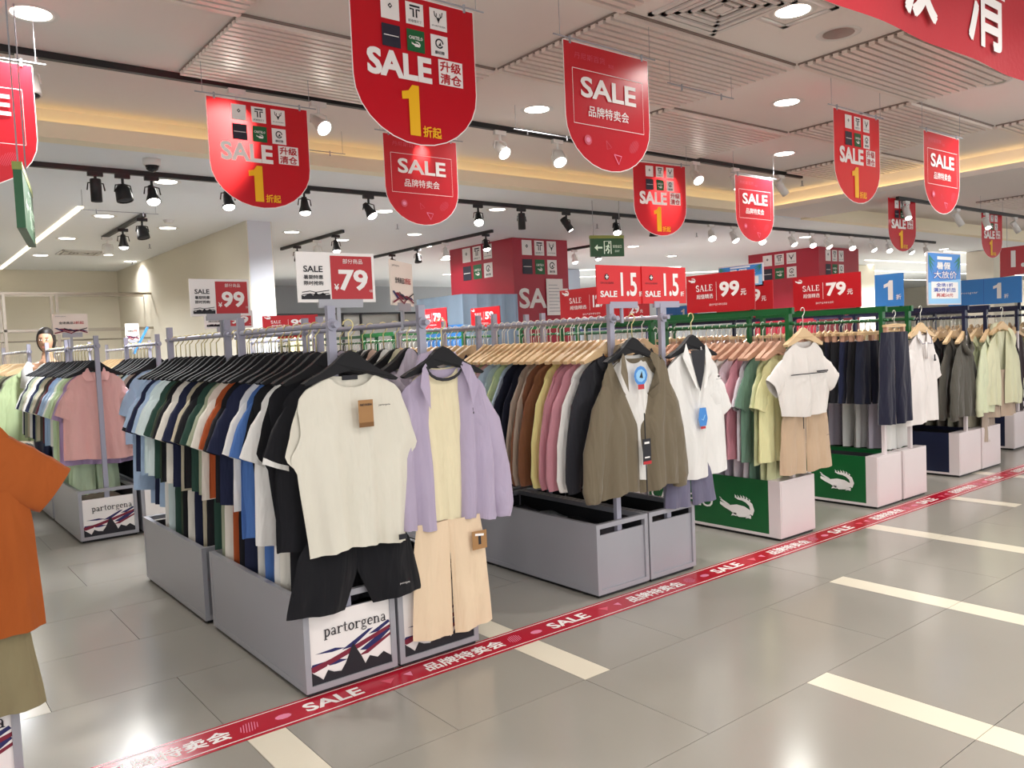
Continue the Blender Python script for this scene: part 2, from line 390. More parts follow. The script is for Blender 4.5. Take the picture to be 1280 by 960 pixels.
# ------------------------------------------------------------------ floor tape
tp = thing('floor_tape', 'long red floor tape printed with white SALE lettering along the aisle', 'floor tape', (0, 2.835, 0))
b = MB(); b.b2((-1.2, -.088, .0006), (13, .088, .002), M_TAPE); b.build('strip', tp)
b = MB()
for yy in (-.072, .072): b.add([(-1.2, yy-.003, .0026), (13, yy-.003, .0026), (13, yy+.003, .0026), (-1.2, yy+.003, .0026)], [(0, 1, 2, 3)], M_WHITE)
for k in range(-2, 10):
    X = 1.18+1.21*k
    text(b, 'SALE', X, -.036, .072, M_WHITE, .0026, bold=.035, w=.235, plane='XY')
    text(b, '品牌特卖会', X+.53, -.038, .076, M_WHITE, .0026, bold=.03, w=.40, plane='XY')
    b.add([(X+.33, .02, .0026), (X+.39, .01, .0026), (X+.35, -.03, .0026)], [(0, 1, 2)], M_DPR)
    b.add([(X+.43, .012, .0026), (X+.47, .018, .0026), (X+.455, -.025, .0026)], [(0, 1, 2)], M_PINKP)
    b.add([(X-.085+.026*cos(a*pi/5)*1.2, -.005+.02*sin(a*pi/5), .0026) for a in range(10)], [tuple(range(10))], M_PINKP)
    for j in range(7):
        q = -.03+.01*j; hw = math.sqrt(max(0, .036**2-q*q))
        b.add([(X-.21+q-hw*.3-.0015, -hw, .0026), (X-.21+q-hw*.3+.0015, -hw, .0026), (X-.21+q+hw*.3+.0015, hw, .0026), (X-.21+q+hw*.3-.0015, hw, .0026)], [(0, 1, 2, 3)], M_PINKP)
b.build('lettering', tp)

# ------------------------------------------------------------------ ceiling fittings
PROTO = {}
def downlight(x, y, z, lit=True, r=.085, label=None, group=None, power=DOWN_E, square=False):
    k = ('dl', lit, r, square)
    if k not in PROTO:
        t = thing('ceiling_downlight', 'x', 'downlight')
        b = MB(); b.lathe([(r, -.001), (r+.012, -.006), (r+.03, -.001)], M_WFIX, n=20)
        if square:
            q = r+.07
            for a, c in (((-q, -q), (q, -q+.035)), ((-q, q-.035), (q, q)), ((-q, -q), (-q+.035, q)), ((q-.035, -q), (q, q))): b.b2((a[0], a[1], -.008), (c[0], c[1], -.001), M_WFIX)
        b.build('trim_ring', t, True)
        b = MB(); b.lathe([(r-.004, -.002), (r*.5, -.006), (.001, -.007)], M_LENS if lit else mat('unlit_lens', '#9a938c', .3, .3), n=20); b.build('lens', t, True)
        PROTO[k] = t; o = t
    else: o = copy_tree(PROTO[k])
    o.location = (x, y, z); o['label'] = label; 
    if group: o['group'] = group
    if lit and power: area_down(x, y, z-.03, power)
    return o
DL = [(.67, 4.23, 'round lit downlight at the top left corner of the raised ceiling', False), (3.67, 4.26, 'round lit downlight between the nearest banner and the coral banner', False), (3.68, 2.31, 'square framed lit downlight beside the ceiling air vent', True),
      (5.09, 3.26, 'round lit downlight left of the slender red banner at the upper right', False), (6.53, 4.22, 'round lit downlight above the right end of the white spotlights', False)]
for x, y, l, sq in DL: downlight(x, y, ZC, True, .085, l, square=sq)
downlight(4.17, 2.35, ZC, False, .085, 'unlit round gimbal downlight beside the big red hanging cloth')
downlight(5.93, 2.26, ZC, False, .075, 'unlit round downlight at the corner of the largest slatted panel')
for x, y in ((-.8, 2.3), (.7, 1.2), (2.2, .6), (3.7, .4), (5.1, 1.2), (6.6, 2.3), (.7, -1), (3.7, -1.2), (7.6, 1.0)): area_down(x, y, ZC-.03, DOWN_E*1.1, .2)
LD = [(1.85, 8.57), (1.82, 10.29), (1.81, 12.03), (2.59, 9.14), (3.92, 8.98), (4.78, 9.43), (5.38, 8.66), (7.43, 11.05), (6.18, 9.67), (5.19, 11.5), (1.91, 6.71), (8.49, 8.64), (9.32, 8.68), (11.2, 9.52), (5.2, 6.73), (11.17, 6.9), (14.9, 10.38), (4.18, 7.28), (3.0, 12.5), (8.14, 7.2), (16, 7), (18, 9.5), (7.2, 14), (10, 13), (13.6, 12.2)]
for i, (x, y) in enumerate(LD): downlight(x, y, ZL, True, .085, 'small round lit downlight in the lower ceiling beyond the cream ledge', 'downlights in the lower ceiling', power=DOWN_E*.8 if i % 2 == 0 else 0)
# air vents
def vent(x, y, z, s, label):
    t = thing('air_vent', label, 'vent', (x, y, z)); b = MB()
    for i in range(5):
        o = s/2-i*s*.09; p = s*(.055 if i < 3 else .04)
        for a, c in (((-o, -o), (o, -o+p)), ((-o, o-p), (o, o)), ((-o, -o), (-o+p, o)), ((o-p, -o), (o, o))):
            b.b2((a[0], a[1], -.012-.004*(i % 2)), (c[0], c[1], -.001), M_WFIX)
    b.build('louvre_rings', t); b = MB(); b.b2((-s/2+.01, -s/2+.01, -.006), (s/2-.01, s/2-.01, -.001), mat('vent_back', '#8f8780', .7)); b.build('backing', t)
    b = MB(); b.b2((-s*.07, -s*.07, -.016), (s*.07, s*.07, -.006), M_WFIX); b.build('centre_plate', t)
vent(3.33, 2.47, ZC, .5, 'square white ceiling air vent with stepped louvres near the top')
vent(2.2, 11.6, ZL, .5, 'pale ceiling air vent above the far left wall')
# sprinkler / sensors / dome camera
t = thing('dome_camera', 'dark glass dome camera under the ceiling, left of the second banner', 'camera', (1.62, 5.99, ZL)); b = MB(); b.lathe([(.001, 0), (.06, 0), (.06, -.03), (.05, -.045)], M_WFIX, n=16); b.build('housing', t, True)
b = MB(); b.lathe([(.045, -.045), (.038, -.07), (.02, -.085), (.001, -.09)], mat('dome_glass', '#15151a', .1), n=16); b.build('dome', t, True)
for x, y in ((2.75, 10.5), (3.0, 12.4), (4.75, 8.0), (7.0, 7.1), (7.9, 4.9), (9.0, 7.2)):
    b = MB(); b.tube([(0, 0, 0), (0, 0, -.05)], .008, M_GREY, 6); b.lathe([(.001, -.05), (.02, -.052), (.02, -.056), (.001, -.058)], M_GREY, n=8)
    o = b.build('sprinkler'); o.location = (x, y, ZC if y < YE else ZL); tag(o, 'small metal sprinkler head under the ceiling', 'sprinkler', 'sprinkler heads')
for x, y in ((2.45, 8.6), (2.4, 10.3)):
    b = MB(); b.lathe([(.001, -.035), (.04, -.03), (.055, 0)], M_WFIX, n=12); o = b.build('smoke_detector'); o.location = (x, y, ZL); tag(o, 'round cream smoke detector on the lower left ceiling', 'detector', 'smoke detectors')

# ---------------- track lights
def track(p0, p1, z, label):
    b = MB(); a = Vector((*p0, z)); c = Vector((*p1, z)); d = (c-a); L = d.length; ang = math.atan2(d.y, d.x)
    b.box((L/2, 0, -.018), (L, .034, .036), M_BLACK); o = b.build('light_track'); o.location = a; o.rotation_euler = (0, 0, ang); return tag(o, label, 'light track')
def spotlight(x, y, z, style, body, lit, aim, label, group=None, power=SPOT_E, lightcol=(1, .98, .95)):
    """track spot: adapter, yoke, head (+lens). aim = direction vector of the beam"""
    k = ('sp', style, body.name, lit, tuple(round(a, 2) for a in aim))
    D = Vector(aim).normalized()
    if k not in PROTO:
        t = thing('track_spotlight', 'x', 'spotlight')
        b = MB(); b.b2((-.05, -.015, -.03), (.05, .015, 0), body); b.tube([(0, 0, -.03), (0, 0, -.075)], .01, body, 8); b.build('adapter', t)
        R = D.to_track_quat('Z', 'Y').to_matrix()
        c = Vector((0, 0, -.13)) if style != 'can' else Vector((0, 0, -.12))
        h = MB()
        if style == 'bulb':      # short bell head
            pr = [(.001, -.07), (.022, -.07), (.03, -.03), (.034, 0), (.05, .045), (.052, .06), (.046, .06)]; lz, lr = .055, .046
        elif style == 'can':     # cylinder
            pr = [(.001, -.07), (.036, -.07), (.038, -.06), (.038, .09), (.034, .09)]; lz, lr = .084, .034
        else:                    # wide drum
            pr = [(.001, -.06), (.03, -.055), (.052, -.02), (.058, .05), (.058, .065), (.05, .065)]; lz, lr = .058, .05
        h.lathe(pr, body, c, 16, R); h.build('head', t, True)
        y_ = MB()
        for s in (-1, 1): y_.tube([(0, 0, -.07), (s*.05, 0, -.08), (s*.058, 0, -.13)], .005, body, 6)
        y_.build('yoke', t)
        l = MB(); l.lathe([(lr, lz), (lr*.92, lz+.012), (lr*.6, lz+.024), (.001, lz+.03)] if (lit and style == 'bulb') else [(lr, lz), (lr*.6, lz+.006), (.001, lz+.008)], M_LENS if lit else M_DKIN, c, 14, R); l.build('lens', t, True)
        PROTO[k] = t; o = t
    else: o = copy_tree(PROTO[k])
    o.location = (x, y, z); o['label'] = label
    if group: o['group'] = group
    if lit and power:
        L = bpy.data.lights.new('spot_lamp', 'SPOT'); L.energy = power; L.spot_size = radians(62); L.spot_blend = .6; L.shadow_soft_size = .035; L.color = lightcol
        s = bpy.data.objects.new('spot_lamp', L); s.location = Vector((x, y, z-.13))+D*.1; s.rotation_euler = (-D).to_track_quat('Z', 'Y').to_euler(); COL.objects.link(s)
    return o
T1Y, T2Y = 4.72, 6.4
track((-1.5, T1Y), (7.6, T1Y), ZC, 'long black light track at the edge of the slatted ceiling')
track((-1.5, T2Y), (14.3, T2Y), ZL, 'long black light track under the lower ceiling behind the ledge')
track((8.75, 4.3), (13.5, 4.3), ZL, 'black light track carrying white cylinder spotlights at the right')
SH = [((2.13, 10.0), (2.13, 8.25)), ((4.38, 10.4), (4.38, 8.6)), ((6.06, 11.0), (6.06, 7.96)), ((8.47, 9.3), (8.47, 8.4))]
SHL = ['short black light track above the far left racks', 'short black light track behind the 79 sign', 'short black light track left of the near red column', 'short black light track right of the near red column']
for (a, c), l in zip(SH, SHL): track(a, c, ZL, l)
fr = (-.15, -.75, -.85)
for x, st, lit, aim, l, *pw in ((.71, 'drum', False, (0, -.1, -1), 'white drum spotlight facing down beside the far left banner'), (1.77, 'drum', True, (-.45, -.72, -.5), 'white spotlight tilted left in front of the second banner', 420),
        (2.28, 'bulb', True, (.2, -.75, -.65), 'bright white spotlight right of the second banner'), (2.97, 'bulb', True, fr, 'bright spotlight showing in front of the lower middle banner'),
        (3.70, 'bulb', True, (.1, -.7, -.7), 'bright white spotlight left of the tilted one under the coral banner'), (4.26, 'drum', True, (-.2, -.6, -.8), 'white spotlight tilted down just left of the coral banner tip'),
        (5.16, 'bulb', True, (-.1, -.75, -.6), 'spotlight hidden behind the blurred red banner', 120), (5.91, 'bulb', True, fr, 'bright white spotlight right of the blurred red banner'), (6.49, 'bulb', True, (.15, -.5, -.85), 'white spotlight in front of the coral banner at the track end'), (7.23, 'can', True, (.5, -.3, -.8), 'white cylinder spotlight at the right end of the near track')):
    spotlight(x, T1Y, ZC-.036, st, M_WFIX, lit, aim, l, power=pw[0] if pw else SPOT_E)
t2 = [(1.34, 'can', False, (0, 0, -1), 'black cylinder spotlight, unlit, leftmost on the second track'), (1.52, 'drum', False, (.1, -.2, -1), 'black drum spotlight, unlit, second from left on the second track'), (1.72, 'bulb', True, (0, -.4, -1), 'lit black spotlight, third from left on the second track'),
      (2.28, 'bulb', True, (0, -.3, -1), 'lit black spotlight below the tip of the second banner'), (2.92, 'bulb', True, (0, -.1, -1), 'small black spotlight right of the second banner'), (3.52, 'bulb', True, (.3, -.4, -.8), 'black spotlight tilted right, left of the lower middle banner'),
      (4.71, 'bulb', True, (-.3, -.5, -.8), 'black spotlight tilted left, right of the lower middle banner'), (5.25, 'can', False, (0, 0, -1), 'black cylinder spotlight in the middle of the second track'), (5.86, 'can', True, (.3, -.4, -.8), 'black cylinder spotlight tilted right above the red signs'),
      (6.61, 'bulb', True, (-.2, -.4, -.9), 'black spotlight just left of the blurred red banner'), (7.22, 'bulb', False, (0, 0, -1), 'black spotlight under the tip of the blurred red banner')]
for x, st, lit, aim, l in t2: spotlight(x, T2Y, ZL-.036, st, M_BLACK, lit, aim, l, power=SPOT_E*.8)
for i, x in enumerate((8.28, 8.73, 9.33, 10.04, 10.53, 10.93, 11.59, 12.2, 12.7, 13.41, 13.97)):
    spotlight(x, T2Y, ZL-.036, 'bulb', M_WFIX, True, ((-.3, -.5, -.8), (.1, -.5, -.85))[i % 2], 'small white lit spotlight on the right part of the second track', 'white spotlights right of the exit sign', power=SPOT_E if i % 2 else 0)
for i, x in enumerate((8.95, 10.2, 11.0, 11.9, 12.6, 13.2)):
    spotlight(x, 4.3, ZL-.036, 'can', M_WFIX, i != 1, ((-.4, -.4, -.8), (.4, -.3, -.8))[i % 2], 'white cylinder spotlight on the upper right track', 'white cylinder spotlights at the right', power=SPOT_E if i % 2 == 0 else 0)
spotlight(2.13, 8.35, ZL-.036, 'drum', M_BLACK, False, (.1, -.2, -1), 'black spotlight at the near end of the short left track')
spotlight(2.13, 9.1, ZL-.036, 'bulb', M_BLACK, True, (0, 0, -1), 'black bell spotlight in the middle of the short left track', power=0)
spotlight(2.13, 9.8, ZL-.036, 'drum', M_WFIX, True, (0, 0, -1), 'white spotlight at the far end of the short left track')
for (x, ys) in ((4.38, (8.8, 9.3, 9.9)), (6.06, (8.1, 9.0, 9.7, 10.4)), (8.47, (8.6, 9.1))):
    for j, y in enumerate(ys): spotlight(x, y, ZL-.036, 'bulb', M_BLACK if j != 1 else M_WFIX, j == 1 or j == 0, (0, -.2, -1), 'small spotlight on a short track in front of or beside the near red column', 'spotlights on the short middle tracks', power=SPOT_E*.7 if j == 1 else 0)
# linear LED strips
def ledbar(a, c, label, m=M_LEDW):
    b = MB(); A = Vector(a); C = Vector(c); L = (C-A).length; b.box((L/2, 0, -.006), (L, .05, .01), m)
    o = b.build('led_strip'); o.location = A; o.rotation_euler = (0, 0, math.atan2(C.y-A.y, C.x-A.x)); tag(o, label, 'light')
ledbar((1.56, 8.1, ZL), (1.56, 13.9, ZL), 'long glowing strip light on the far left ceiling', mat('warmish_led', '#ffeccb', .4, emit=2.6))
ledbar((9.0, 13.5, ZL), (13.2, 11.0, ZL), 'upper white strip light left of the farther red column')
ledbar((10.6, 15.0, ZL), (16.3, 10.8, ZL), 'lower white strip light left of the farther red column')
for i, y in enumerate((7.2, 8.8, 10.6, 12.6)): ledbar((16.5, y, ZL), (30, y-.4, ZL), 'white strip light on the far right ceiling', )
for o in list(COL.objects):
    if o.get('label') == 'white strip light on the far right ceiling': o['group'] = 'strip lights on the far right ceiling'
for x, y in ((18, 8), (22, 10), (26, 7), (20, 13), (12, 14), (5.5, 13.5), (3.9, 7.2), (10.2, 8), (1.6, 7.6), (1.0, 11), (8.5, 11.5)): area_down(x, y, ZL-.05, 230 if x > 8 else 85, .5, (.95, .97, 1))  # added fill lamps without fittings, to brighten the rear area and its ceiling

# ------------------------------------------------------------------ hanging banners
BW, BH = .57, .60
def banner_poly(inset=0):
    w = BW/2-inset; p = [(-w, -inset), (-w, -.34)]
    n = 14
    for i in range(1, n): a = pi+pi*i/n; p.append((w*cos(a), -.34+(.235-inset)*sin(a)))
    p += [(w, -.34), (w, -inset)]
    return p
def banner(x, y, kind, label, rz=0, ztop=2.70):
    if kind not in PROTO:
        t = thing('hanging_banner', 'x', 'banner')
        b = MB(); b.flat(banner_poly(.003), 0, M_BANNER if kind == 'b1' else M_BANNER2); ribbon(b, banner_poly(.0015)+[(-BW/2, 0)], .004, M_WHITE, -.0006)
        b.build('film', t)
        b = MB(); b.tube([(-.34, 0, .012), (.34, 0, .012)], .0035, M_GREY, 6)
        for s in (-1, 1):
            b.tube([(s*.24, 0, .022), (s*.24, 0, -.012)], .006, M_GREY, 6); b.tube([(s*.3, 0, .012), (s*.3, 0, .2)], .0015, M_GREY, 4)
        b.build('hanging_rod', t)
        yy = -.0045
        if kind == 'b1':
            n = MB(); cards(n, -.154, -.214, .085, yy, sx=1.11, gapx=1.36, gapz=1.25); n.build('emblem_cards', t)
            n = MB(); text(n, 'SALE', -.222, -.327, .098, M_WHITE, yy, bold=.06, w=.285); n.flat([(.098, -.322), (.215, -.322), (.215, -.222), (.098, -.222)], yy, M_WHITE)
            text(n, '升级', .106, -.268, .040, M_RED, yy-.001, w=.1, bold=.03, res=2); text(n, '清仓', .106, -.317, .040, M_RED, yy-.001, w=.1, bold=.03, res=2); n.build('lettering', t)
            n = MB(); z0 = -.54; n.flat([(-.048, z0), (.0, z0), (.0, z0+.195), (-.03, z0+.195), (-.048, z0+.172), (-.078, z0+.165), (-.078, z0+.135), (-.048, z0+.14)], yy, M_YEL)
            text(n, '折起', .012, z0, .042, M_YEL, yy, bold=.03, w=.085, res=2); n.build('numeral', t)
        else:
            n = MB(); text(n, '丹尼斯百货', -.22, -.075, .03, M_DPR, yy, w=.2, res=1); text(n, '集团', .0, -.085, .018, M_DPR, yy, res=1)
            text(n, 'SALE', -.185, -.245, .095, M_WHITE, yy, bold=.03, w=.37); text(n, '品牌特卖会', -.14, -.33, .05, M_WHITE, yy, w=.27, bold=.01, res=2)
            fr_ = [(-.235, -.12), (.235, -.12), (.235, -.37), (-.235, -.37), (-.235, -.12)]
            ribbon(n, fr_, .003, M_WHITE, yy)
            n.flat(arc(-.15, -.44, .024, .024, 0, 330, 9), yy, M_DPR); n.flat(arc(-.15, -.44, .014, .012, 0, 330, 7), yy-.001, M_PINKP)
            for j in range(8):
                q = -.028+.008*j; hw = math.sqrt(max(0, .032**2-q*q)); ribbon(n, [(.16+q-hw*.5, -.44-hw), (.16+q+hw*.5, -.44+hw)], .002, M_DPR, yy)
            ribbon(n, [(.02, -.49), (.07, -.495), (.05, -.535), (.02, -.49)], .005, M_PINKP, yy); ribbon(n, [(-.03, -.43), (-.025, -.47), (.005, -.46), (-.03, -.43)], .003, M_DPR, yy)
            n.build('lettering', t)
        PROTO[kind] = t; o = t
    else: o = copy_tree(PROTO[kind])
    o.location = (x, y, ztop); o.rotation_euler = (0, 0, rz); o['label'] = label; return o
banner(1.765, 2.76, 'b1', 'red round-bottomed SALE banner with yellow 1, the largest and nearest')
banner(1.76, 4.38, 'b1', 'red SALE banner with yellow 1 and a white glare on its left half')
banner(5.06, 4.40, 'b1', 'red banner with yellow 1 hanging just left of the green exit sign', rz=-.1)
banner(5.08, 2.75, 'b1', 'tall-looking red SALE banner with yellow 1 at upper right under slatted ceiling')
banner(8.97, 4.36, 'b1', 'small red banner with yellow 1 right of the coral banner over the navy racks', rz=-.05)
banner(11.4, 4.39, 'b1', 'smallest red banner with yellow 1 at the far right edge', rz=-.05)
banner(2.85, 2.78, 'b2', 'coral red SALE banner with thin frame hanging at top centre right')
banner(2.94, 4.60, 'b2', 'coral red SALE banner hanging behind and below the nearest banner')
banner(6.30, 4.38, 'b2', 'coral red SALE banner in front of the track end, right of centre')
banner(6.23, 2.73, 'b2', 'coral red SALE banner in front of the glowing yellow ceiling cove')
banner(.39, 4.33, 'b2', 'red banner cut off by the left edge of the picture')
# bare rods on the ceiling
for x, y in ((3.9, 3.05), (3.75, 4.25), (2.5, 5.4), (1.7, 7.3)):
    z = (ZC if y < YE else ZL); b = MB(); b.tube([(-.3, 0, -.16), (.3, 0, -.16)], .0035, M_GREY, 6)
    for s in (-1, 1): b.tube([(s*.28, 0, 0), (s*.28, 0, -.16)], .0015, M_GREY, 4); b.tube([(s*.18, 0, -.15), (s*.18, 0, -.185)], .005, M_GREY, 6)
    o = b.build('banner_rod'); o.location = (x, y, z); tag(o, 'empty thin metal banner rod hanging under the ceiling', 'rod', 'empty banner rods')
# big red cloth at upper right
t = thing('cloth_banner', 'huge red cloth banner with large white characters at the upper right', 'banner', (1.5, 1.385, 2.35))
b = MB(); N = 60; mc_ = mat('red_cloth', '#b3202c', .7, bump=.2, bscale=40)
fw = lambda a: .008*sin(a*9)
vs = [(i*3.6/N, fw(i*3.6/N), z) for z in (0, .5) for i in range(N+1)]
b.add(vs, [(i, i+1, N+2+i, N+1+i) for i in range(N)], mc_); b.build('fabric', t, True)
b = MB()
for k, ch in enumerate('升级清仓'): b = MB(); text(b, ch, .67+.60*k, .065, .37, M_WHITE, -.012, bold=.018, w=.34); b.build('lettering', t)
b = MB(); b.tube([(0, 0, .505), (3.6, 0, .505)], .008, M_GREY, 6); b.build('hanging_rod', t)
for x in (.1, 1.8, 3.5): b = MB(); b.tube([(x, 0, .5), (x, 0, .55)], .002, M_GREY, 4); b.build('wire', t)

# ------------------------------------------------------------------ racks
def mountain_print(mb, x, z, w, h, y):
    P = lambda pts, m, k=0: mb.flat([(x+a*w, z+b*h) for a, b in pts], y-.0006*k, m)
    P([(0, 0), (1, 0), (1, 1), (0, 1)], M_WHITE)
    for pts in ([(.02, .30), (.28, .30), (.45, .24), (.30, .22), (.0, .24)], [(.06, .44), (.30, .46), (.42, .42), (.26, .41)], [(.38, .40), (.72, .60), (.78, .60), (.52, .40)], [(.60, .32), (.98, .56), (1, .50), (.74, .28)], [(.72, .52), (.98, .66), (1, .62), (.84, .52)]): P(pts, M_NAVYP, 1)
    for pts in ([(0, .26), (.25, .32), (.55, .42), (1, .58), (1, .53), (.6, .36), (.3, .26), (.0, .17)], [(.58, .24), (1, .46), (1, .42), (.7, .24)]): P(pts, M_REDP, 2)
    P([(0, 0), (0, .2), (.08, .12), (.14, .05), (.2, .17), (.27, .12), (.36, .1), (.42, .2), (.52, .46), (.62, .22), (.66, .1), (.72, .2), (.82, .14), (.9, .2), (1, .1), (1, 0)], M_BLKP, 3)
    P([(.0, .21), (.08, .13), (.14, .06), (.2, .18), (.27, .13), (.36, .11), (.42, .21), (.34, .2), (.25, .2), (.2, .25), (.12, .12)], M_WHITE, 4)
BARZ = 1.43
def rack(x0, x1, y0, y1, style, label, front='none', barz=BARZ, posts=True, group=None, sideprint=None, uprightx=None):
    """bin with a pair of uprights and a hanging bar running along y"""
    t = thing('clothes_rack', label, 'clothes rack', (x0, y0, 0), group=group); W = x1-x0; L = y1-y0; H_ = .382
    fm = {'grey': M_GREY, 'green': M_WPOST, 'navy': M_WPOST}[style]; pm = {'grey': M_GREY, 'green': M_GREEN, 'navy': M_NAVY}[style]
    b = MB(); b.b2((.012, .012, .0022), (W-.012, L-.012, .018), M_BLACK); b.build('plinth', t)
    e = .024
    if style == 'grey':
        b = MB()
        for (a, c) in ((0, 0), (W-e, 0), (0, L-e), (W-e, L-e)): b.b2((a, c, .018), (a+e, c+e, H_), fm)
        for zz in (.018, H_-e):
            for c in (0, L-e): b.b2((e, c, zz), (W-e, c+e, zz+e), fm)
            for a in (0, W-e): b.b2((a, e, zz), (a+e, L-e, zz+e), fm)
        b.build('frame', t)
    else:
        b = MB(); b.b2((0, 0, .018), (W, .085, H_), fm); b.b2((0, L-.02, .018), (W, L, H_), fm); b.b2((0, .085, .018), (W, L-.02, .036), fm)
        if front == 'white':
            b.b2((.012, -.003, .03), (W-.012, 0, H_-.012), M_WPOST)
        b.build('frame', t)
    for a, c in ((.002, .012), (W-.012, W-.002)):
        b = MB(); z0 = .04 if style == 'grey' else .036; b.b2((a, e if style == 'grey' else .085, z0), (c, L-e, H_-.003 if style != 'grey' else H_-e), pm)
        o = b.build('side_panel', t)
        if sideprint and a < .01:
            n = MB(); croc(n, .64, .11, .27, M_WHITE, -.002); text(n, 'CARTELO', .03, .15, .08, M_WHITE, -.002, w=.55, bold=.01)
            q = n.build('lettering', o); q.rotation_euler = (0, 0, -pi/2); q.location = (-.0005, L-.02, 0)
    b = MB(); b.b2((.02, .02, .03), (W-.02, L-.02, .04), M_DKIN)
    for a in (.013, W-.016): b.b2((a, .03, .04), (a+.003, L-.03, H_-.03), M_DKIN)
    b.b2((.03, L-.029, .04), (W-.03, L-.026, H_-.03), M_DKIN)
    b.build('liner', t)
    if style == 'grey':
        b = MB(); top = H_-e-(.035 if front == 'slot' else .0)
        b.b2((e, .010, .042), (W-e, .02, top if front != 'print' else H_-e-.045), fm); o = b.build('front_panel', t)
        if front == 'print':
            hh = H_-e-.045-.042; n = MB(); mountain_print(n, e, .042, W-2*e, hh, .0075); n.build('mountain_print', o)
            n = MB(); serif(n, 'partorgena', e+.06, .042+hh*.66, hh*.105, M_BLKP, .0035); n.build('lettering', o)
    # uprights and bars
    cx = (uprightx-x0) if uprightx else W/2
    up = {'grey': M_LAV, 'green': M_WPOST, 'navy': M_WPOST}[style]; br = {'grey': M_LAV, 'green': M_GREEN, 'navy': M_NAVY}[style]
    for yy in (.035, L-.06):
        b = MB(); pw = .016
        b.b2((cx-pw, yy-.012, .04), (cx+pw, yy+.012, barz-.16 if style != 'grey' else barz+.075), up)
        if style != 'grey': b.b2((cx-.02, yy-.014, barz-.16), (cx+.02, yy+.014, barz+.10), br)
        b.build('upright', t)
    b = MB()
    if style == 'grey':
        b.tube([(cx, -.02, barz), (cx, L, barz)], .0125, br, 10)
        b.build('hanging_bar', t)
        b = MB(); b.lathe([(.001, -.004), (.024, -.004), (.024, .008), (.001, .008)], up, (cx, .02, barz), 12, Euler((pi/2, 0, 0)).to_matrix()); b.build('bar_collar', t)
    else:
        b.b2((cx-.014, .0, barz+.06), (cx+.014, L, barz+.10), br); b.build('top_rail', t)
        b = MB(); b.tube([(cx, -.01, barz), (cx, L, barz)], .011, br, 10); b.build('hanging_bar', t)
    return t
# ---------------- hangers
def hanger_mesh(kind):
    if kind in PROTO: return PROTO[kind]
    b = MB(); bodym = {'black': M_BHANG, 'wood': M_WOOD, 'pink': M_WOOD2, 'clip': M_WOOD}[kind]
    top = [(0, .060), (.022, .052), (.06, .028), (.11, .002), (.16, -.022), (.195, -.042)]; bot = [(.19, -.058), (.15, -.048), (.1, -.034), (.05, -.018), (0, -.010)]
    if kind == 'black': top = [(0, .068), (.03, .056), (.07, .022), (.12, -.01), (.175, -.035), (.2, -.05)]
    if kind == 'clip': top = [(0, .02), (.14, .014)]; bot = [(.14, -.004), (0, -.006)]
    R = top+bot; poly = R+[(-x, z) for x, z in R[::-1] if x > 0]; c = -.17 if kind != 'clip' else -.1
    N = len(poly); th = [.011+.006*min(1, abs(x)/.2) for x, z in poly]
    vs = [(x, -th[i], z+c) for i, (x, z) in enumerate(poly)]+[(x, th[i], z+c) for i, (x, z) in enumerate(poly)]
    fs = [tuple(range(N)), tuple(range(2*N-1, N-1, -1))]+[(i, i+N, (i+1) % N+N, (i+1) % N) for i in range(N)]
    b.add(vs, fs, bodym); o = b.build('clothes_hanger')
    if kind == 'clip':
        for s in (-1, 1): q = MB(); q.b2((s*.12-.012, -.014, -.15), (s*.12+.012, .014, -.10), M_WOOD2); q.build('clip', o)
    h = MB(); zt = c+(.068 if kind == 'black' else .06 if kind != 'clip' else .02)
    pts = [(0, 0, zt-.01), (0, 0, -.035), (.012, 0, -.024)]+[(.0215*cos(radians(a)), 0, .0215*sin(radians(a))-.004) for a in range(-35, 190, 30)]
    h.tube(pts, .0028, M_GOLD if kind == 'black' else M_CHROME, 5, cap=True); h.build('hook', o, True)
    PROTO[kind] = o; o.location = (0, 0, -50); return o
_hused = set(); HQ = []
def hang(kind, x, y, z, rz, label, group): HQ.append((math.hypot(x, y), kind, x, y, z, rz, label, group))
def hang_now(kind, x, y, z, rz, label, group):
    p = hanger_mesh(kind)
    if kind not in _hused: _hused.add(kind); o = p
    else: o = copy_tree(p)
    o.location = (x, y, z); o.rotation_euler = (0, 0, rz); tag(o, label, 'hanger', group); return o
def hang_all():
    HQ.sort(key=lambda q: q[0]); rest = MB()
    for q in HQ[:298]: hang_now(*q[1:])
    for d, kind, x, y, z, rz, label, group in HQ[298:]:
        p = hanger_mesh(kind)
        for o in [p]+list(p.children):
            R = Matrix.Translation((x, y, z)) @ Matrix.Rotation(rz, 4, 'Z')
            me = o.data; m = me.materials[0]; rest.add([R @ v.co for v in me.vertices], [tuple(f.vertices) for f in me.polygons], m)
    o = rest.build('distant_hangers', None, False, 'stuff'); tag(o, 'dense rows of small distant hangers on the background racks', 'hangers')


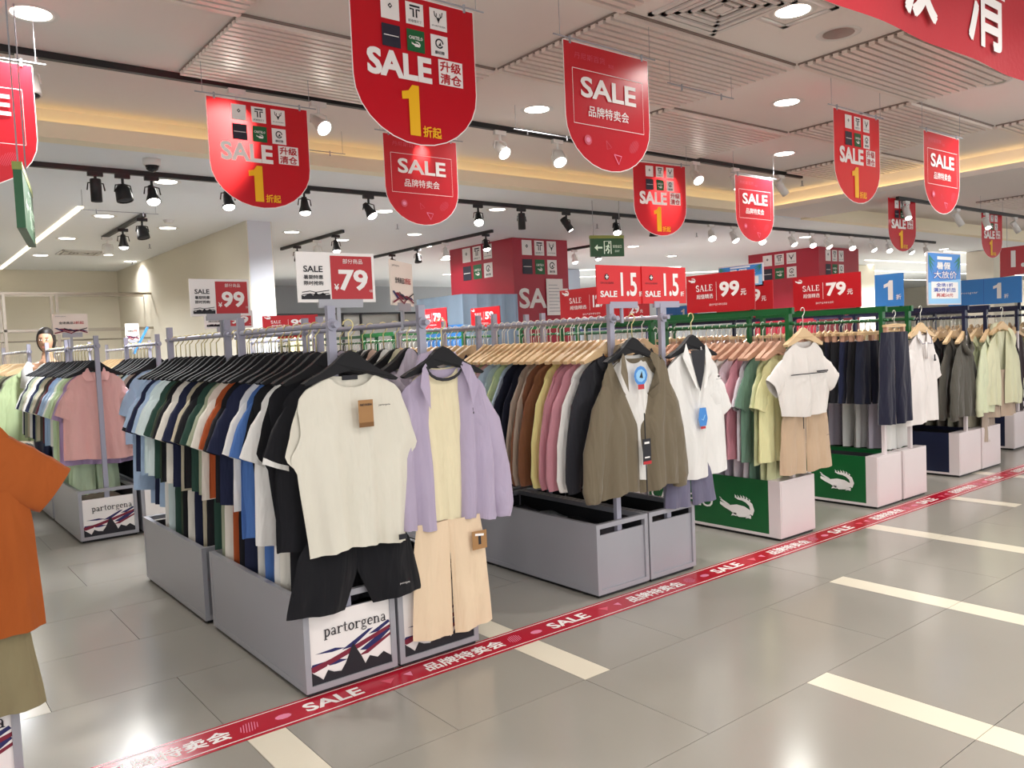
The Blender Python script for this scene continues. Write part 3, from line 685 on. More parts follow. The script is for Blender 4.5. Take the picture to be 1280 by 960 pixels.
# ---------------- garments (origin at the bar, local z = 0)
def lerp(a, b, t): return a+(b-a)*t
def curve(pts, t):
    for i in range(len(pts)-1):
        if t <= pts[i+1][0]:
            a, b = pts[i], pts[i+1]; s = (t-a[0])/max(1e-6, b[0]-a[0]); s = s*s*(3-2*s)*.5+s*.5; return lerp(a[1], b[1], s)
    return pts[-1][1]
def sheet(mb, xl, xr, zt, zb, dep, m, side=-1, nu=18, nv=16, fold=.012, fr=3.0, ph=0., hem=0.):
    """one cloth surface; u across, v down. xl/xr(v), zt/zb(u), dep(v); side -1 front, +1 back"""
    vs = []
    for j in range(nv+1):
        v = j/nv; a, b = xl(v), xr(v)
        for i in range(nu+1):
            u = i/nu; s = 2*u-1; z = lerp(zt(u), zb(u), v)
            edge = 1-abs(s)**4
            yy = dep(v)*edge
            f = fold*(.15+.85*v)*(sin(2*pi*fr*u+ph+1.2*v)+.5*sin(2*pi*fr*2.3*u+ph*2-v*2.2))+.004*sin(9*v+7*u+ph)*v
            drag = .006*sin(pi*v*1.3)*sin((u*5+v*6)+ph)
            vs.append((lerp(a, b, u), side*yy+(f+drag)*(.25+.75*edge), z))
    W = nu+1
    fs = [(j*W+i, j*W+i+1, (j+1)*W+i+1, (j+1)*W+i) if side < 0 else (j*W+i, (j+1)*W+i, (j+1)*W+i+1, j*W+i+1) for j in range(nv) for i in range(nu)]
    mb.add(vs, fs, m)
def sleeve(mb, pts, hs, ds, m, ph=0., cuff=None, n=14, wr=.004):
    """flattened tube along pts (x,z); half heights hs, half depths ds"""
    N = 12; vs = []
    def P(t, arr):
        k = t*(len(arr)-1); i = min(int(k), len(arr)-2); s = k-i
        if isinstance(arr[0], (tuple, list)): return (lerp(arr[i][0], arr[i+1][0], s), lerp(arr[i][1], arr[i+1][1], s))
        return lerp(arr[i], arr[i+1], s)
    for j in range(N+1):
        t = j/N; p = P(t, pts); q0 = P(max(0, t-.15), pts); q1 = P(min(1, t+.15), pts); dx, dz = q1[0]-q0[0], q1[1]-q0[1]; L = math.hypot(dx, dz); nx, nz = -dz/L, dx/L
        h, d = P(t, hs), P(t, ds)
        for k in range(n):
            a = 2*pi*k/n; c = cos(a); sh = h*c; w = wr*sin(j*1.9+k*.9+ph)+wr*.7*sin(j*.8-k*1.7+ph*2)
            vs.append((p[0]+nx*sh, (d+w*.8)*sin(a)+.002*sin(ph), p[1]+nz*sh+w*.5))
    fs = [(j*n+k, j*n+(k+1) % n, (j+1)*n+(k+1) % n, (j+1)*n+k) for j in range(N) for k in range(n)]
    if cuff is None: mb.add(vs, fs, m)
    else:
        cut = (N-1)*n; mb.add(vs, fs[:cut], m); mb.add(vs, fs[cut:], cuff)
NZ = -.19
def yoke(u, w, neck, drop, scoop, base=NZ):
    x = abs(2*u-1)*w
    if x < neck: return base-scoop*math.sqrt(max(0, 1-(x/neck)**2))
    s = (x-neck)/(w-neck); return base-.01-drop*s**1.15-.015*max(0, s-.8)/.2
def top_garment(style, m0, m1=None, seed=0, full=True):
    flag = style == 'unzipped'
    if flag: style = 'open_jacket'
    r = random.Random(seed); ph = r.uniform(0, 6.28); mb = MB(); m1 = m1 or m0
    w0, wc, wh, zb, neck, dp = .205, .25, .262, -.88, .092, .085
    if style == 'sleeveless': w0, wc, wh, zb = .215, .262, .205, -.875
    if style in ('jacket', 'hoodie', 'open_jacket'): w0, wc, wh, zb, neck = .215, .265, .27, -.86, .08
    if style == 'crop': w0, wc, wh, zb = .205, .262, .225, -.665
    nu, nv = (30, 26) if full else (14, 9)
    hw = lambda v: curve([(0, w0), (.28, wc-.012), (.5, wc), (1, wh)] if style != 'sleeveless' else [(0, .215), (.2, .255), (.36, .282), (.45, .238), (1, wh)], v)
    if full is not True and full != 'wide' and style == 'tee': zb = -.76
    fold = r.uniform(.008, .014)*(1.5 if full else 1); fr = r.uniform(2.2, 3.6)
    dep = lambda v: .010+.026*min(1, v*1.8)
    zbm = lambda u: zb+.012*sin(5*u+ph)
    if style == 'open_jacket':
        gap = (lambda v: .075-.03*v) if flag else (lambda v: max(.003, .165*(1-v/.52)))
        for sd in (-1, 1):
            def ztj(u, sd=sd):
                uu = .5*u if sd < 0 else .5+.5*u
                return yoke(uu, w0, .07, dp, .0)
            if sd < 0: sheet(mb, lambda v: -hw(v), lambda v: -gap(v), lambda u: yoke(.5*(1-(1-u*.7)) if 0 else .5*u*.78, w0, .06, dp, 0), zbm, lambda v: dep(v), m0, -1, nu//2, nv, fold, 2, ph)
            else: sheet(mb, lambda v: gap(v), lambda v: hw(v), lambda u: yoke(1-.5*(1-u)*.78, w0, .06, dp, 0), zbm, lambda v: dep(v), m0, -1, nu//2, nv, fold, 2, ph+1)
    elif style == 'sleeveless':
        ins = lambda v: (.042*sin(pi*min(1, max(0, (v-.06))/.36)) if v < .42 else 0)
        sheet(mb, lambda v: -hw(v)+ins(v), lambda v: hw(v), lambda u: yoke(u, w0, neck, .06, .055), zbm, dep, m0, -1, nu, nv, fold, fr, ph)
    else:
        sheet(mb, lambda v: -hw(v), hw, lambda u: yoke(u, w0, neck, dp, .05 if style != 'polo' else .02), zbm, dep, m0, -1, nu, nv, fold, fr, ph)
    sheet(mb, lambda v: -hw(v), lambda v: hw(v), lambda u: yoke(u, w0, neck, dp if style != 'sleeveless' else .06, .012), zbm, dep, m0, 1, nu, nv, fold*.7, fr, ph+2)
    if style in ('tee', 'polo', 'crop', 'shirt'):
        for s in (-1, 1):
            k = r.uniform(-.02, .02)
            if full == 'wide' or style == 'crop': sleeve(mb, [(s*.125, -.355), (s*.215, -.41), (s*.305+s*k*.4, -.478)], [.088, .085, .074], [.012, .026, .026], m0, ph+s, cuff=m1 if m1 is not m0 else None)
            else: sleeve(mb, [(s*.118, -.345), (s*.185, -.43), (s*.245+s*k, -.545)], [.082, .08, .07], [.012, .026, .026], m0, ph+s, cuff=m1 if m1 is not m0 else None)
    elif style in ('jacket', 'hoodie', 'open_jacket'):
        for s in (-1, 1):
            k = r.uniform(-.02, .02)
            sleeve(mb, [(s*.135, -.335), (s*.215, -.46), (s*.272+s*k, -.65), (s*.295+s*k, -.82), (s*.292+s*k, -.875)], [.078, .074, .066, .055, .04], [.015, .028, .03, .03, .026], m0, ph+s, cuff=m1 if m1 is not m0 else None, wr=.006)
    if style == 'hoodie':
        vs = []; fs = []; n, k = 12, 8
        for j in range(k+1):
            v = j/k
            for i in range(n+1):
                a = pi*i/n; rr = .11*(.45+.55*sin(pi*min(1, v*.8+.2)))
                vs.append((rr*cos(a)*1.05, -.03+.035*sin(a)*(1 if v < .5 else .6)-.01*v, NZ-.115+.20*v*(.4+.6*sin(a))))
        for j in range(k):
            for i in range(n): fs.append((j*(n+1)+i, j*(n+1)+i+1, (j+1)*(n+1)+i+1, (j+1)*(n+1)+i))
        mb.add(vs, fs, m0)
        mb.tube([(-.105, -.02, NZ-.03), (-.08, -.035, NZ-.09), (0, -.045, NZ-.13), (.08, -.035, NZ-.09), (.105, -.02, NZ-.03)], [.018, .026, .02, .026, .018], m0, 8)
    if style in ('jacket', 'polo', 'shirt'):
        mc = m1 if style == 'polo' else m0
        mb.tube([(-.075, .012, NZ-.012), (-.06, -.004, NZ+.014), (0, .018, NZ+.02), (.06, -.004, NZ+.014), (.075, .012, NZ-.012)], [.008, .014, .012, .014, .008], mc, 6)
        for s in (-1, 1):
            mb.add([(s*.08, -.012, NZ-.0), (s*.02, -.03, NZ-.075), (s*.075, -.034, NZ-.08), (s*.1, -.02, NZ-.035), (s*.085, -.006, NZ+.018), (s*.05, -.02, NZ+.01)], [(0, 1, 2, 3), (0, 3, 4), (0, 4, 5), (0, 5, 1)], mc)
        mb.b2((-.012, -.042, NZ-.20), (.012, -.030, NZ-.07), m0)
    return mb
def bottom_garment(style, m0, seed=0, full=True, zt=-.78, zb=-1.15, w0=.16, spread=.2, gp=.004, gv=.3):
    r = random.Random(seed); ph = r.uniform(0, 6); mb = MB(); nu, nv = (12, 16) if full else (8, 7)
    n = .5 if style == 'trousers' else .42
    L = lambda v: -curve([(0, w0), (.3, lerp(w0, spread, .5)), (1, spread)], v)
    gap = lambda v: 0 if v < gv else .0015+gp*(v-gv)/(1-gv)*2
    zbl = lambda u: zb+.015*(1-u); zbr = lambda u: zb+.015*u
    dp = lambda v: .018+.012*v
    fo = .009
    for sd in (-1, 1):
        if full: pass
        sheet(mb, L, lambda v: -gap(v), lambda u: zt, zbl, dp, m0, sd, nu, nv, fo, 1.6, ph)
        sheet(mb, gap, lambda v: -L(v), lambda u: zt, zbr, dp, m0, sd, nu, nv, fo, 1.6, ph+1.3)
    return mb
GM = {}
def gmesh(key, fn):
    if key not in GM:
        mb = fn(); me = bpy.data.meshes.new('garment'); me.from_pydata(mb.v, [], mb.f)
        for m in mb.mats: me.materials.append(m)
        me.polygons.foreach_set('material_index', mb.m); me.polygons.foreach_set('use_smooth', [True]*len(mb.f)); me.update(); GM[key] = me
    return GM[key]
BASEM = mat('cloth_base', '#cccccc'); BASE2 = mat('cloth_base2', '#dddddd')
def put(name, style, var, colr, x, y, z, rz, label, cat, group, trim=None, full=False, **kw):
    key = (style, var, full, trim is not None, tuple(sorted(kw.items())))
    if style in ('trousers', 'shorts'): me = gmesh(key, lambda: bottom_garment(style, BASEM, var*7+3, full, **kw))
    else: me = gmesh(key, lambda: top_garment(style, BASEM, BASE2 if trim else None, var*5+1, full))
    o = link(name, me); o.location = (x, y, z); o.rotation_euler = (0, 0, rz)
    for i, s in enumerate(o.material_slots):
        s.link = 'OBJECT'; s.material = cloth(trim if (trim and i == 1) else colr)
    return tag(o, label, cat, group)

NAMES = {'1a1a1f': 'black', '1e2440': 'navy', 'ebe6da': 'off-white', 'f3f1ec': 'white', '5279bb': 'blue', 'b1542a': 'rust', 'a9b097': 'sage green', '2d4a40': 'dark green', 'c8bfa6': 'beige', '3a4636': 'dark olive', 'd7e6e6': 'mint white', 'a9c0dc': 'light blue',
         '6b5f4f': 'olive brown', '2a2a30': 'charcoal', 'c98d98': 'dusty pink', 'e6dd97': 'pale yellow', '7d523a': 'brown', 'aa9a8b': 'taupe', '15192b': 'dark navy', 'b7cad8': 'pale blue', 'bfd0a0': 'pale green', 'e3b5b5': 'pink', '48467d': 'indigo', 'd5d0b0': 'cream',
         'dcd8a4': 'pale yellow green', 'd0d3a6': 'lime beige', '6c8b7a': 'green', 'e2d6dd': 'lavender white', 'e4bfb3': 'peach', 'b49ac0': 'lilac', 'c5bcc9': 'pale lilac', '55524a': 'dark olive grey', '8c8a80': 'grey', 'd5dab8': 'pale lime', '3a3034': 'dark brown', 'd8d3e0': 'lavender', '6a3238': 'maroon', '9aa18c': 'grey green', 'e9b8b6': 'pale pink', 'cfe3c0': 'mint green', 'e8cdb8': 'pale peach'}
ORD = ['first', 'second', 'third', 'fourth', 'fifth', 'sixth', 'seventh', 'eighth', 'ninth', 'tenth', 'eleventh', 'twelfth', 'thirteenth', 'fourteenth', 'fifteenth', 'sixteenth', 'seventeenth', 'eighteenth', 'nineteenth', 'twentieth', 'twenty-first', 'twenty-second', 'twenty-third', 'twenty-fourth', 'twenty-fifth', 'twenty-sixth', 'twenty-seventh', 'twenty-eighth', 'twenty-ninth', 'thirtieth', 'thirty-first', 'thirty-second', 'thirty-third', 'thirty-fourth', 'thirty-fifth', 'thirty-sixth']
NM = {'tee': ('short_sleeved_shirt', 'short-sleeved shirt', 'shirt'), 'polo': ('polo_shirt', 'polo shirt', 'shirt'), 'sleeveless': ('sleeveless_top', 'sleeveless top', 'top'), 'jacket': ('long_sleeved_jacket', 'long-sleeved jacket', 'jacket'), 'hoodie': ('hooded_jacket', 'hooded jacket', 'jacket'), 'open_jacket': ('open_jacket', 'open jacket', 'jacket'), 'unzipped': ('open_jacket', 'open jacket', 'jacket'),
      'trousers': ('trousers', 'trousers', 'trousers'), 'shorts': ('shorts', 'shorts', 'shorts'), 'crop': ('short_sleeved_shirt', 'short-sleeved shirt', 'shirt'), 'shirt': ('short_sleeved_shirt', 'short-sleeved shirt', 'shirt')}
def row(cx, ys, specs, where, hk, barz=BARZ, rz0=0., start=0, full=6, jit=.012, pants=None, group=None, hangers=True):
    """specs: list of (style, colour[, trim][, pants colour, pants style])"""
    r = random.Random(int(cx*100)+len(where)); n = len(ys); sy = max(.5, min(1, (ys[-1]-ys[0])/max(1, n-1)/.08)) if n > 1 else 1
    for i, (y, sp) in enumerate(zip(ys, specs)):
        st, c = sp[0], sp[1]; trim = sp[2] if len(sp) > 2 else None; pc = sp[3] if len(sp) > 3 else None; ps = sp[4] if len(sp) > 4 else 'trousers'
        dx = r.uniform(-jit, jit); rz = rz0+r.uniform(-.13, .13); nm, tx, cat = NM[st]
        lab = '%s %s, %s in the %s' % (NAMES[c], tx, ORD[i+start], where)
        if st in ('trousers', 'shorts'):
            g_ = put(nm, st, i % 3, c, cx+dx, y, barz, rz, lab, cat, group or 'clothes in the '+where, full=i < full, zt=-.15, zb=-.62 if st == 'shorts' else -1.0)
        else:
            g_ = put(nm, st, i % 4, c, cx+dx, y, barz, rz, lab, cat, group or 'clothes in the '+where, trim, full=i < full)
        g_.scale = (1, sy, 1)
        if hangers: hang(hk if st not in ('trousers', 'shorts') else 'clip', cx+dx*.6, y, barz, rz, {'black': 'black hanger with gold hook in the ', 'wood': 'pale wooden hanger in the ', 'pink': 'pinkish wooden hanger in the ', 'clip': 'clip hanger in the '}[hk if st not in ('trousers', 'shorts') else 'clip']+where, 'hangers in the '+where)
        if pc:
            put(NM[ps][0], ps, i % 3, pc, cx+dx+.0, y+.012, barz, rz, '%s %s, %s in the lower %s' % (NAMES[pc], ps, ORD[i+start], where), ps, 'trousers and shorts in the '+where, full=i < 4, zt=-.74, zb=-1.13 if ps == 'trousers' else -.98, w0=.15, spread=.17)
def YS_(a, b, n): return [a+(b-a)*i/(n-1) for i in range(n)]

# racks: block 1 (nearest)
RA = 'row behind the white sleeveless top'; RA2 = 'row behind the lilac jacket'; RB = 'row behind the olive open jacket'; RB2 = 'row behind the white zip shirt'
RG = 'row behind the beige shorts'; RG2 = 'row behind the long navy trousers'; RG3 = 'row behind the white polo'; RN = 'row on the left navy rack'; RN2 = 'row behind the pale yellow jacket'; RR = 'row on the far right navy rack'
rack(1.222, 1.622, 2.905, 3.985, 'grey', 'grey steel bin rack with mountain print front, under the white sleeveless top', 'print')
rack(1.636, 2.036, 2.905, 3.985, 'grey', 'grey steel bin rack with print front, under the lilac jacket and cream trousers', 'print')
rack(1.212, 1.622, 4.07, 5.165, 'grey', 'grey steel bin rack directly behind the sleeveless top rack, holding bagged clothes', 'plain')
rack(1.636, 2.036, 4.07, 5.165, 'grey', 'grey steel bin rack hidden behind the lilac jacket rack', 'plain')
rack(2.828, 3.21, 2.955, 4.05, 'grey', 'plain grey steel bin rack with slotted front, under the olive open jacket', 'slot')
rack(3.222, 3.60, 2.955, 4.05, 'grey', 'plain grey steel bin rack with slotted front, under the white zip shirt', 'slot')
rack(2.828, 3.21, 4.12, 5.2, 'grey', 'plain grey bin rack behind the olive jacket rack', 'slot')
rack(3.222, 3.60, 4.12, 5.2, 'grey', 'plain grey bin rack behind the white zip shirt rack', 'slot')
GZ = 1.37
rack(4.41, 4.80, 2.94, 4.06, 'green', 'green sided bin rack with white end and crocodile emblem, under the beige shorts', 'white', GZ, sideprint=True)
rack(4.41, 4.80, 4.10, 5.2, 'green', 'green sided bin rack behind the beige shorts rack', 'white', GZ, sideprint=True)
rack(5.64, 6.00, 2.955, 4.06, 'green', 'green sided bin rack with white end and posts, under the long navy trousers', 'white', GZ, sideprint=True)
rack(6.03, 6.40, 2.955, 4.06, 'green', 'green sided bin rack with white end, under the white polo', 'white', GZ)
rack(5.64, 6.00, 4.10, 5.2, 'green', 'green sided bin rack behind the navy trousers rack', 'white', GZ)
rack(7.23, 7.66, 3.06, 4.15, 'navy', 'navy sided bin rack with white end, left one of the navy pair', 'white', GZ)
rack(7.68, 8.08, 3.06, 4.15, 'navy', 'navy sided bin rack with white end, right one of the navy pair', 'white', GZ)
rack(7.23, 7.66, 4.2, 5.3, 'navy', 'navy bin rack behind the left one of the navy pair', 'white', GZ)
rack(9.05, 9.45, 3.3, 4.4, 'navy', 'navy bin rack at the right edge of the picture', 'white', GZ)
rack(9.47, 9.85, 3.3, 4.4, 'navy', 'navy bin rack beyond the one at the right edge', 'white', GZ)
rack(-.11, .288, 2.905, 3.985, 'grey', 'grey bin rack with mountain print at the bottom left corner, under the orange shirt', 'print')
# block 2 and 3
P1 = 'row behind the pink polo'
rack(1.105, 1.50, 6.53, 7.6, 'grey', 'small grey bin rack with mountain print under the pink polo', 'print')
rack(1.53, 1.93, 6.53, 7.6, 'grey', 'grey bin rack right of the pink polo rack', 'plain')
b = MB(); b.b2((1.555, 6.525, .05), (1.905, 6.54, .355), M_WHITE); tag(b.build('white_board'), 'blank white board on the bin front behind the row of mixed shirts', 'board')
rack(1.105, 1.50, 7.68, 8.75, 'grey', 'grey bin rack behind the pink polo rack', 'plain')
rack(1.0, 1.40, 9.0, 11.0, 'grey', 'grey bin rack farther back behind the orange shirt sleeve', 'plain')
rack(1.53, 1.93, 9.0, 11.0, 'grey', 'grey bin rack at the back right of the far left racks', 'plain')
BK = [(3.02, 6.55, 8.1, 'grey'), (4.6, 6.55, 8.7, 'green'), (5.0, 6.55, 8.7, 'green'), (5.9, 6.3, 7.35, 'green'), (7.45, 6.3, 7.9, 'green'), (8.6, 6.3, 8.6, 'navy'), (9.8, 6.2, 8.5, 'navy'), (4.4, 9.4, 11.6, 'green'), (5.2, 9.4, 11.6, 'green'), (8.6, 9.3, 11.5, 'navy'), (11.2, 4.6, 6.8, 'navy'), (10.4, 9.4, 11.6, 'navy'), (13.2, 4.6, 6.8, 'navy'), (2.35, 9.2, 11.3, 'grey')]
NTH = ['first', 'second', 'third', 'fourth', 'fifth', 'sixth', 'seventh', 'eighth', 'ninth', 'tenth', 'eleventh', 'twelfth', 'thirteenth', 'fourteenth']
for i, (x, a, c, st) in enumerate(BK):
    rack(x-.19, x+.19, a, c, st, '%s bin rack, %s of the background racks counted from the left front' % (st, NTH[i]), 'plain', GZ+.02 if st != 'grey' else BARZ, group='background racks')

# ---------------- garments, block 1
OW, WH, BK_, NV, BL, RU, SG, DG, BE, DO, MW, LB = 'ebe6da', 'f3f1ec', '1a1a1f', '1e2440', '5279bb', 'b1542a', 'a9b097', '2d4a40', 'c8bfa6', '3a4636', 'd7e6e6', 'a9c0dc'
ROWA = [('tee', BK_, WH, BK_), ('sleeveless', BK_, None, BK_), ('tee', WH, None, OW), ('sleeveless', BK_, None, WH), ('tee', BL, None, BL), ('tee', WH, None, OW), ('tee', NV, None, NV), ('tee', BK_, None, BK_), ('tee', RU, None, RU), ('tee', OW, None, OW), ('tee', SG, None, SG), ('tee', DG, None, DG), ('tee', BK_, None, BK_), ('tee', BE, None, BE), ('tee', NV, None, NV), ('tee', OW, None, OW), ('tee', BK_, None, BK_), ('tee', DO, None, DO), ('tee', DG, None, DG), ('tee', MW, None, MW), ('tee', MW, None, WH), ('tee', LB, None, LB, 'shorts'), ('tee', NV, None, NV, 'shorts'), ('polo', LB, BK_, LB, 'shorts')]
row(1.425, YS_(3.0, 5.12, len(ROWA)), ROWA, RA, 'black', start=1, full=5)
LI, LP, CR, PP = 'b49ac0', 'c5bcc9', 'd5d0b0', 'e8cdb8'
ROWA2 = [('hoodie', (LP, CR, WH, PP, WH, CR, LP)[i % 7]) for i in range(9)]+[('jacket', (WH, BK_, LB, BK_, BL)[i % 5]) for i in range(11)]
row(1.85, YS_(3.08, 5.1, 20), ROWA2, RA2, 'black', start=1, full=2)
CH, DP, PY, BR, TA, DN, PB, PG, PK, IN = '2a2a30', 'c98d98', 'e6dd97', '7d523a', 'aa9a8b', '15192b', 'b7cad8', 'bfd0a0', 'e3b5b5', '48467d'
cB = [CH, WH, DP, DP, DP, PY, BR, BR, TA, TA, DN, DN, PB, PG, PB, PB, PK, PG, PK, IN]
row(3.02, YS_(3.02, 4.08, 20), [('jacket', c) for c in cB], RB, 'wood', start=1, full=7, jit=.008)
cB2 = [NV, LB, WH, LP, WH, CR, WH, CH, WH, PB, WH, LP]
row(3.02, YS_(4.25, 5.12, 12), [('jacket', c) for c in cB2], RB, 'wood', start=21, full=0)
row(3.41, YS_(3.13, 5.1, 18), [('jacket', (CH, PB, WH, SG, LP, BE, NV, DP)[i % 8]) for i in range(18)], RB2, 'wood', start=1, full=1)
YG, LG, GR, LW, PE = 'dcd8a4', 'd0d3a6', '6c8b7a', 'e2d6dd', 'e4bfb3'
gG = [(YG, LG), (LG, LG), (GR, GR), (LW, LW), (DP, LW), (LW, LP), (WH, LP), (WH, LP), (LP, DP), (PK, DP), (LW, LW), (BK_, BK_), (BK_, BK_), (PE, BK_), (PE, PE), (LB, LB), (LP, LP), (WH, LP), (PK, PK), (PE, PE), (LP, LP), (TA, TA), (WH, WH), (PE, PE)]
row(4.60, YS_(3.03, 4.55, len(gG)), [('tee', a, None, c) for a, c in gG], RG, 'pink', GZ, start=1, full=6)
row(5.82, YS_(3.08, 4.0, 14), [('shorts', (DN, BK_, NV, BK_)[i % 4]) for i in range(14)], RG2, 'clip', GZ+.0, start=1, full=4)
row(5.82, YS_(4.2, 5.1, 8), [('trousers', (NV, LP, WH, LP)[i % 4]) for i in range(8)], RG2, 'clip', GZ, start=15, full=0)
row(6.21, YS_(3.1, 4.0, 9), [('trousers', (WH, LP, WH)[i % 3]) for i in range(9)], RG3, 'clip', GZ, start=1, full=1)
DOG, GY, PL, DB = '55524a', '8c8a80', 'd5dab8', '3a3034'
row(7.45, YS_(3.1, 5.2, 22), [('jacket' if i % 3 else 'hoodie', (DOG, DOG, BK_, DOG, WH, LB, LP, GY, DOG, CR)[i % 10]) for i in range(22)], RN, 'wood', GZ, full=4)
row(7.88, YS_(3.08, 4.1, 12), [('jacket', (PL, PL, OW, DOG, PL, CR)[i % 6], None, (TA, BE)[i % 2]) for i in range(12)], RN2, 'wood', GZ, full=4)
row(9.25, YS_(3.35, 4.35, 12), [('tee', (DB, DB, CR, DB)[i % 4], None, DB) for i in range(12)], RR, 'wood', GZ, full=2)
row(9.66, YS_(3.35, 4.35, 10), [('jacket', (PL, CR, PK, BE)[i % 4]) for i in range(10)], 'row beyond the far right navy rack', 'wood', GZ, full=0)
# block 2 left
LV, MR, GG, PPk, MG = 'd8d3e0', '6a3238', '9aa18c', 'e9b8b6', 'cfe3c0'
row(1.30, YS_(6.72, 8.6, 16), [('tee', LI, None, None), ('tee', PG, None, MG), ('tee', MG, None, MG), ('tee', WH, None, None), ('tee', LB, None, None), ('tee', LB, None, MG), ('tee', MR, None, MR), ('tee', DOG, None, TA)]+[('tee', (BE, GG, NV, WH)[i % 4], None, None) for i in range(8)], P1, 'black', full=3, start=1)
row(1.73, YS_(6.6, 7.55, 9), [('tee', (LB, BK_, BE)[i % 3], None, BK_) for i in range(9)], 'row right of the pink polo', 'black', full=0)
row(1.20, YS_(9.05, 10.9, 16), [('jacket', (PG, SG, BE, DOG, GG, GG, CR, GG)[i % 8], None, None) for i in range(16)], 'far left row of green jackets', 'wood', full=2)
row(1.73, YS_(9.05, 10.9, 14), [('jacket', (CR, PK, NV, PE, GG)[i % 5]) for i in range(14)], 'back row right of the green jackets', 'wood', full=0)
GRW = 'background rack number '
for i, (x, a, c, st) in enumerate(BK):
    n = int((c-a-.15)/.085); cols = [(CR, WH, PK, BE, LB), (WH, NV, GR, LP, BK_), (BK_, CH, WH, DP, BE), (PL, WH, TA, CR, PE)][i % 4]
    row(x, YS_(a+.08, c-.08, n), [(('tee', 'jacket')[i % 2], cols[(k*3+i) % 5]) for k in range(n)], 'row on the %s background rack' % NTH[i], ('black', 'wood', 'pink')[i % 3] if x < 4 else ('wood', 'pink')[i % 2], BARZ if st == 'grey' else GZ+.02, full=0)

# ---------------- front display garments
def tagcard(mb, x, z, w, h, m, y, m2=None):
    mb.b2((x, y-.002, z), (x+w, y, z+h), m)
    if m2: mb.b2((x, y-.0028, z), (x+w, y-.002, z+h*.17), m2)
def front_parts(o, fn, name):
    b = MB(); fn(b); return b.build(name, o)
G0 = 'front display outfits'
# white sleeveless top + black shorts
o = put('sleeveless_top', 'sleeveless', 9, 'dfdacb', 1.455, 2.86, 1.43, -.02, 'off-white sleeveless top with kraft tag hanging at the aisle end', 'top', None, full=True)
hang('black', 1.455, 2.86, 1.43, -.02, 'black hanger with gold hook carrying the white sleeveless top', None)
front_parts(o, lambda b: tagcard(b, -.0, -.40, .062, .105, M_KRAFT, -.052, mat('kraft_dark', '#7d5833', .8)), 'kraft_tag')
front_parts(o, lambda b: (text(b, 'PARTORGENA', .006, -.318, .009, M_BLKP, -.0565, w=.05, bold=.03, res=1), ), 'tag_lettering')
front_parts(o, lambda b: text(b, 'partorgena', .085, -.325, .009, M_BLKP, -.058, w=.05, bold=.02, res=1), 'chest_lettering')
front_parts(o, lambda b: b.b2((-.032, .004, NZ-.026), (.032, .010, NZ-.008), M_BLKP), 'neck_label')
front_parts(o, lambda b: b.b2((.145, -.062, -.862), (.178, -.055, -.842), M_BLKP), 'hem_label')
o = put('shorts', 'shorts', 5, '121217', 1.45, 2.882, 1.43, -.02, 'black shorts hanging below the off-white sleeveless top', 'shorts', None, full=True, zt=-.80, zb=-1.115, w0=.19, spread=.30, gp=.03, gv=.55); o.scale = (1, .7, 1)
front_parts(o, lambda b: text(b, 'partorgena', .17, -1.06, .009, M_WHITE, -.046, w=.045, res=1), 'leg_lettering')
# lilac jacket + cream tee + cream trousers
def cream_tee(x, y, z, c, label, trim, w=.78):
    o = put('short_sleeved_shirt', 'sleeveless', 6, c, x, y, z, 0, label, 'shirt', None, full=True); o.scale = (w, .6, .97); return o
o = put('open_jacket', 'unzipped', 4, 'b3a6bd', 1.90, 2.885, 1.43, -.03, 'lilac open hooded jacket over a cream shirt at the aisle end', 'jacket', None, full=True)
hang('black', 1.90, 2.885, 1.43, -.03, 'black hanger with gold hook carrying the lilac open jacket', None)
def lil_collar(b, c='b3a6bd'):
    m = cloth(c)
    for s in (-1, 1):
        b.add([(s*.075, -.002, NZ+.03), (s*.12, -.035, NZ-.0), (s*.145, -.055, NZ-.075), (s*.105, -.062, NZ-.17), (s*.095, -.048, NZ-.08)], [(0, 1, 2, 3, 4)], m)
    b.tube([(-.11, .02, NZ-.02), (-.07, .035, NZ+.035), (0, .045, NZ+.05), (.07, .035, NZ+.035), (.11, .02, NZ-.02)], [.02, .03, .026, .03, .02], m, 8)
front_parts(o, lil_collar, 'hood')
o = cream_tee(1.90, 2.895, 1.43, 'e8dcb9', 'cream shirt with black neckband worn under the lilac jacket', BK_)
front_parts(o, lambda b: b.tube([(.115*cos(radians(a)), -.045, NZ-.0+.062*sin(radians(a))) for a in range(180, 361, 20)], .007, M_BLKP, 6), 'neckband')
front_parts(o, lambda b: (b.b2((.15, -.062, -.40), (.165, -.058, -.385), M_BLKP), b.b2((.146, -.062, -.413), (.170, -.058, -.403), M_BLKP)), 'chest_emblem')
o = put('trousers', 'trousers', 7, 'e8cfb0', 1.885, 2.872, 1.43, -.03, 'cream wide-leg trousers below the lilac jacket, reaching almost to the floor', 'trousers', None, full=True, zt=-.84, zb=-1.335, w0=.16, spread=.20, gp=.002); o.scale = (1, .7, 1)
front_parts(o, lambda b: tagcard(b, .09, -.985, .075, .08, M_KRAFT, -.052), 'kraft_tag')
front_parts(o, lambda b: (ribbon(b, [(.128, -.92), (.128, -.965)], .014, M_BLKP, -.0545), ribbon(b, [(.105, -.92), (.15, -.925)], .01, M_WHITE, -.0547)), 'tag_print')
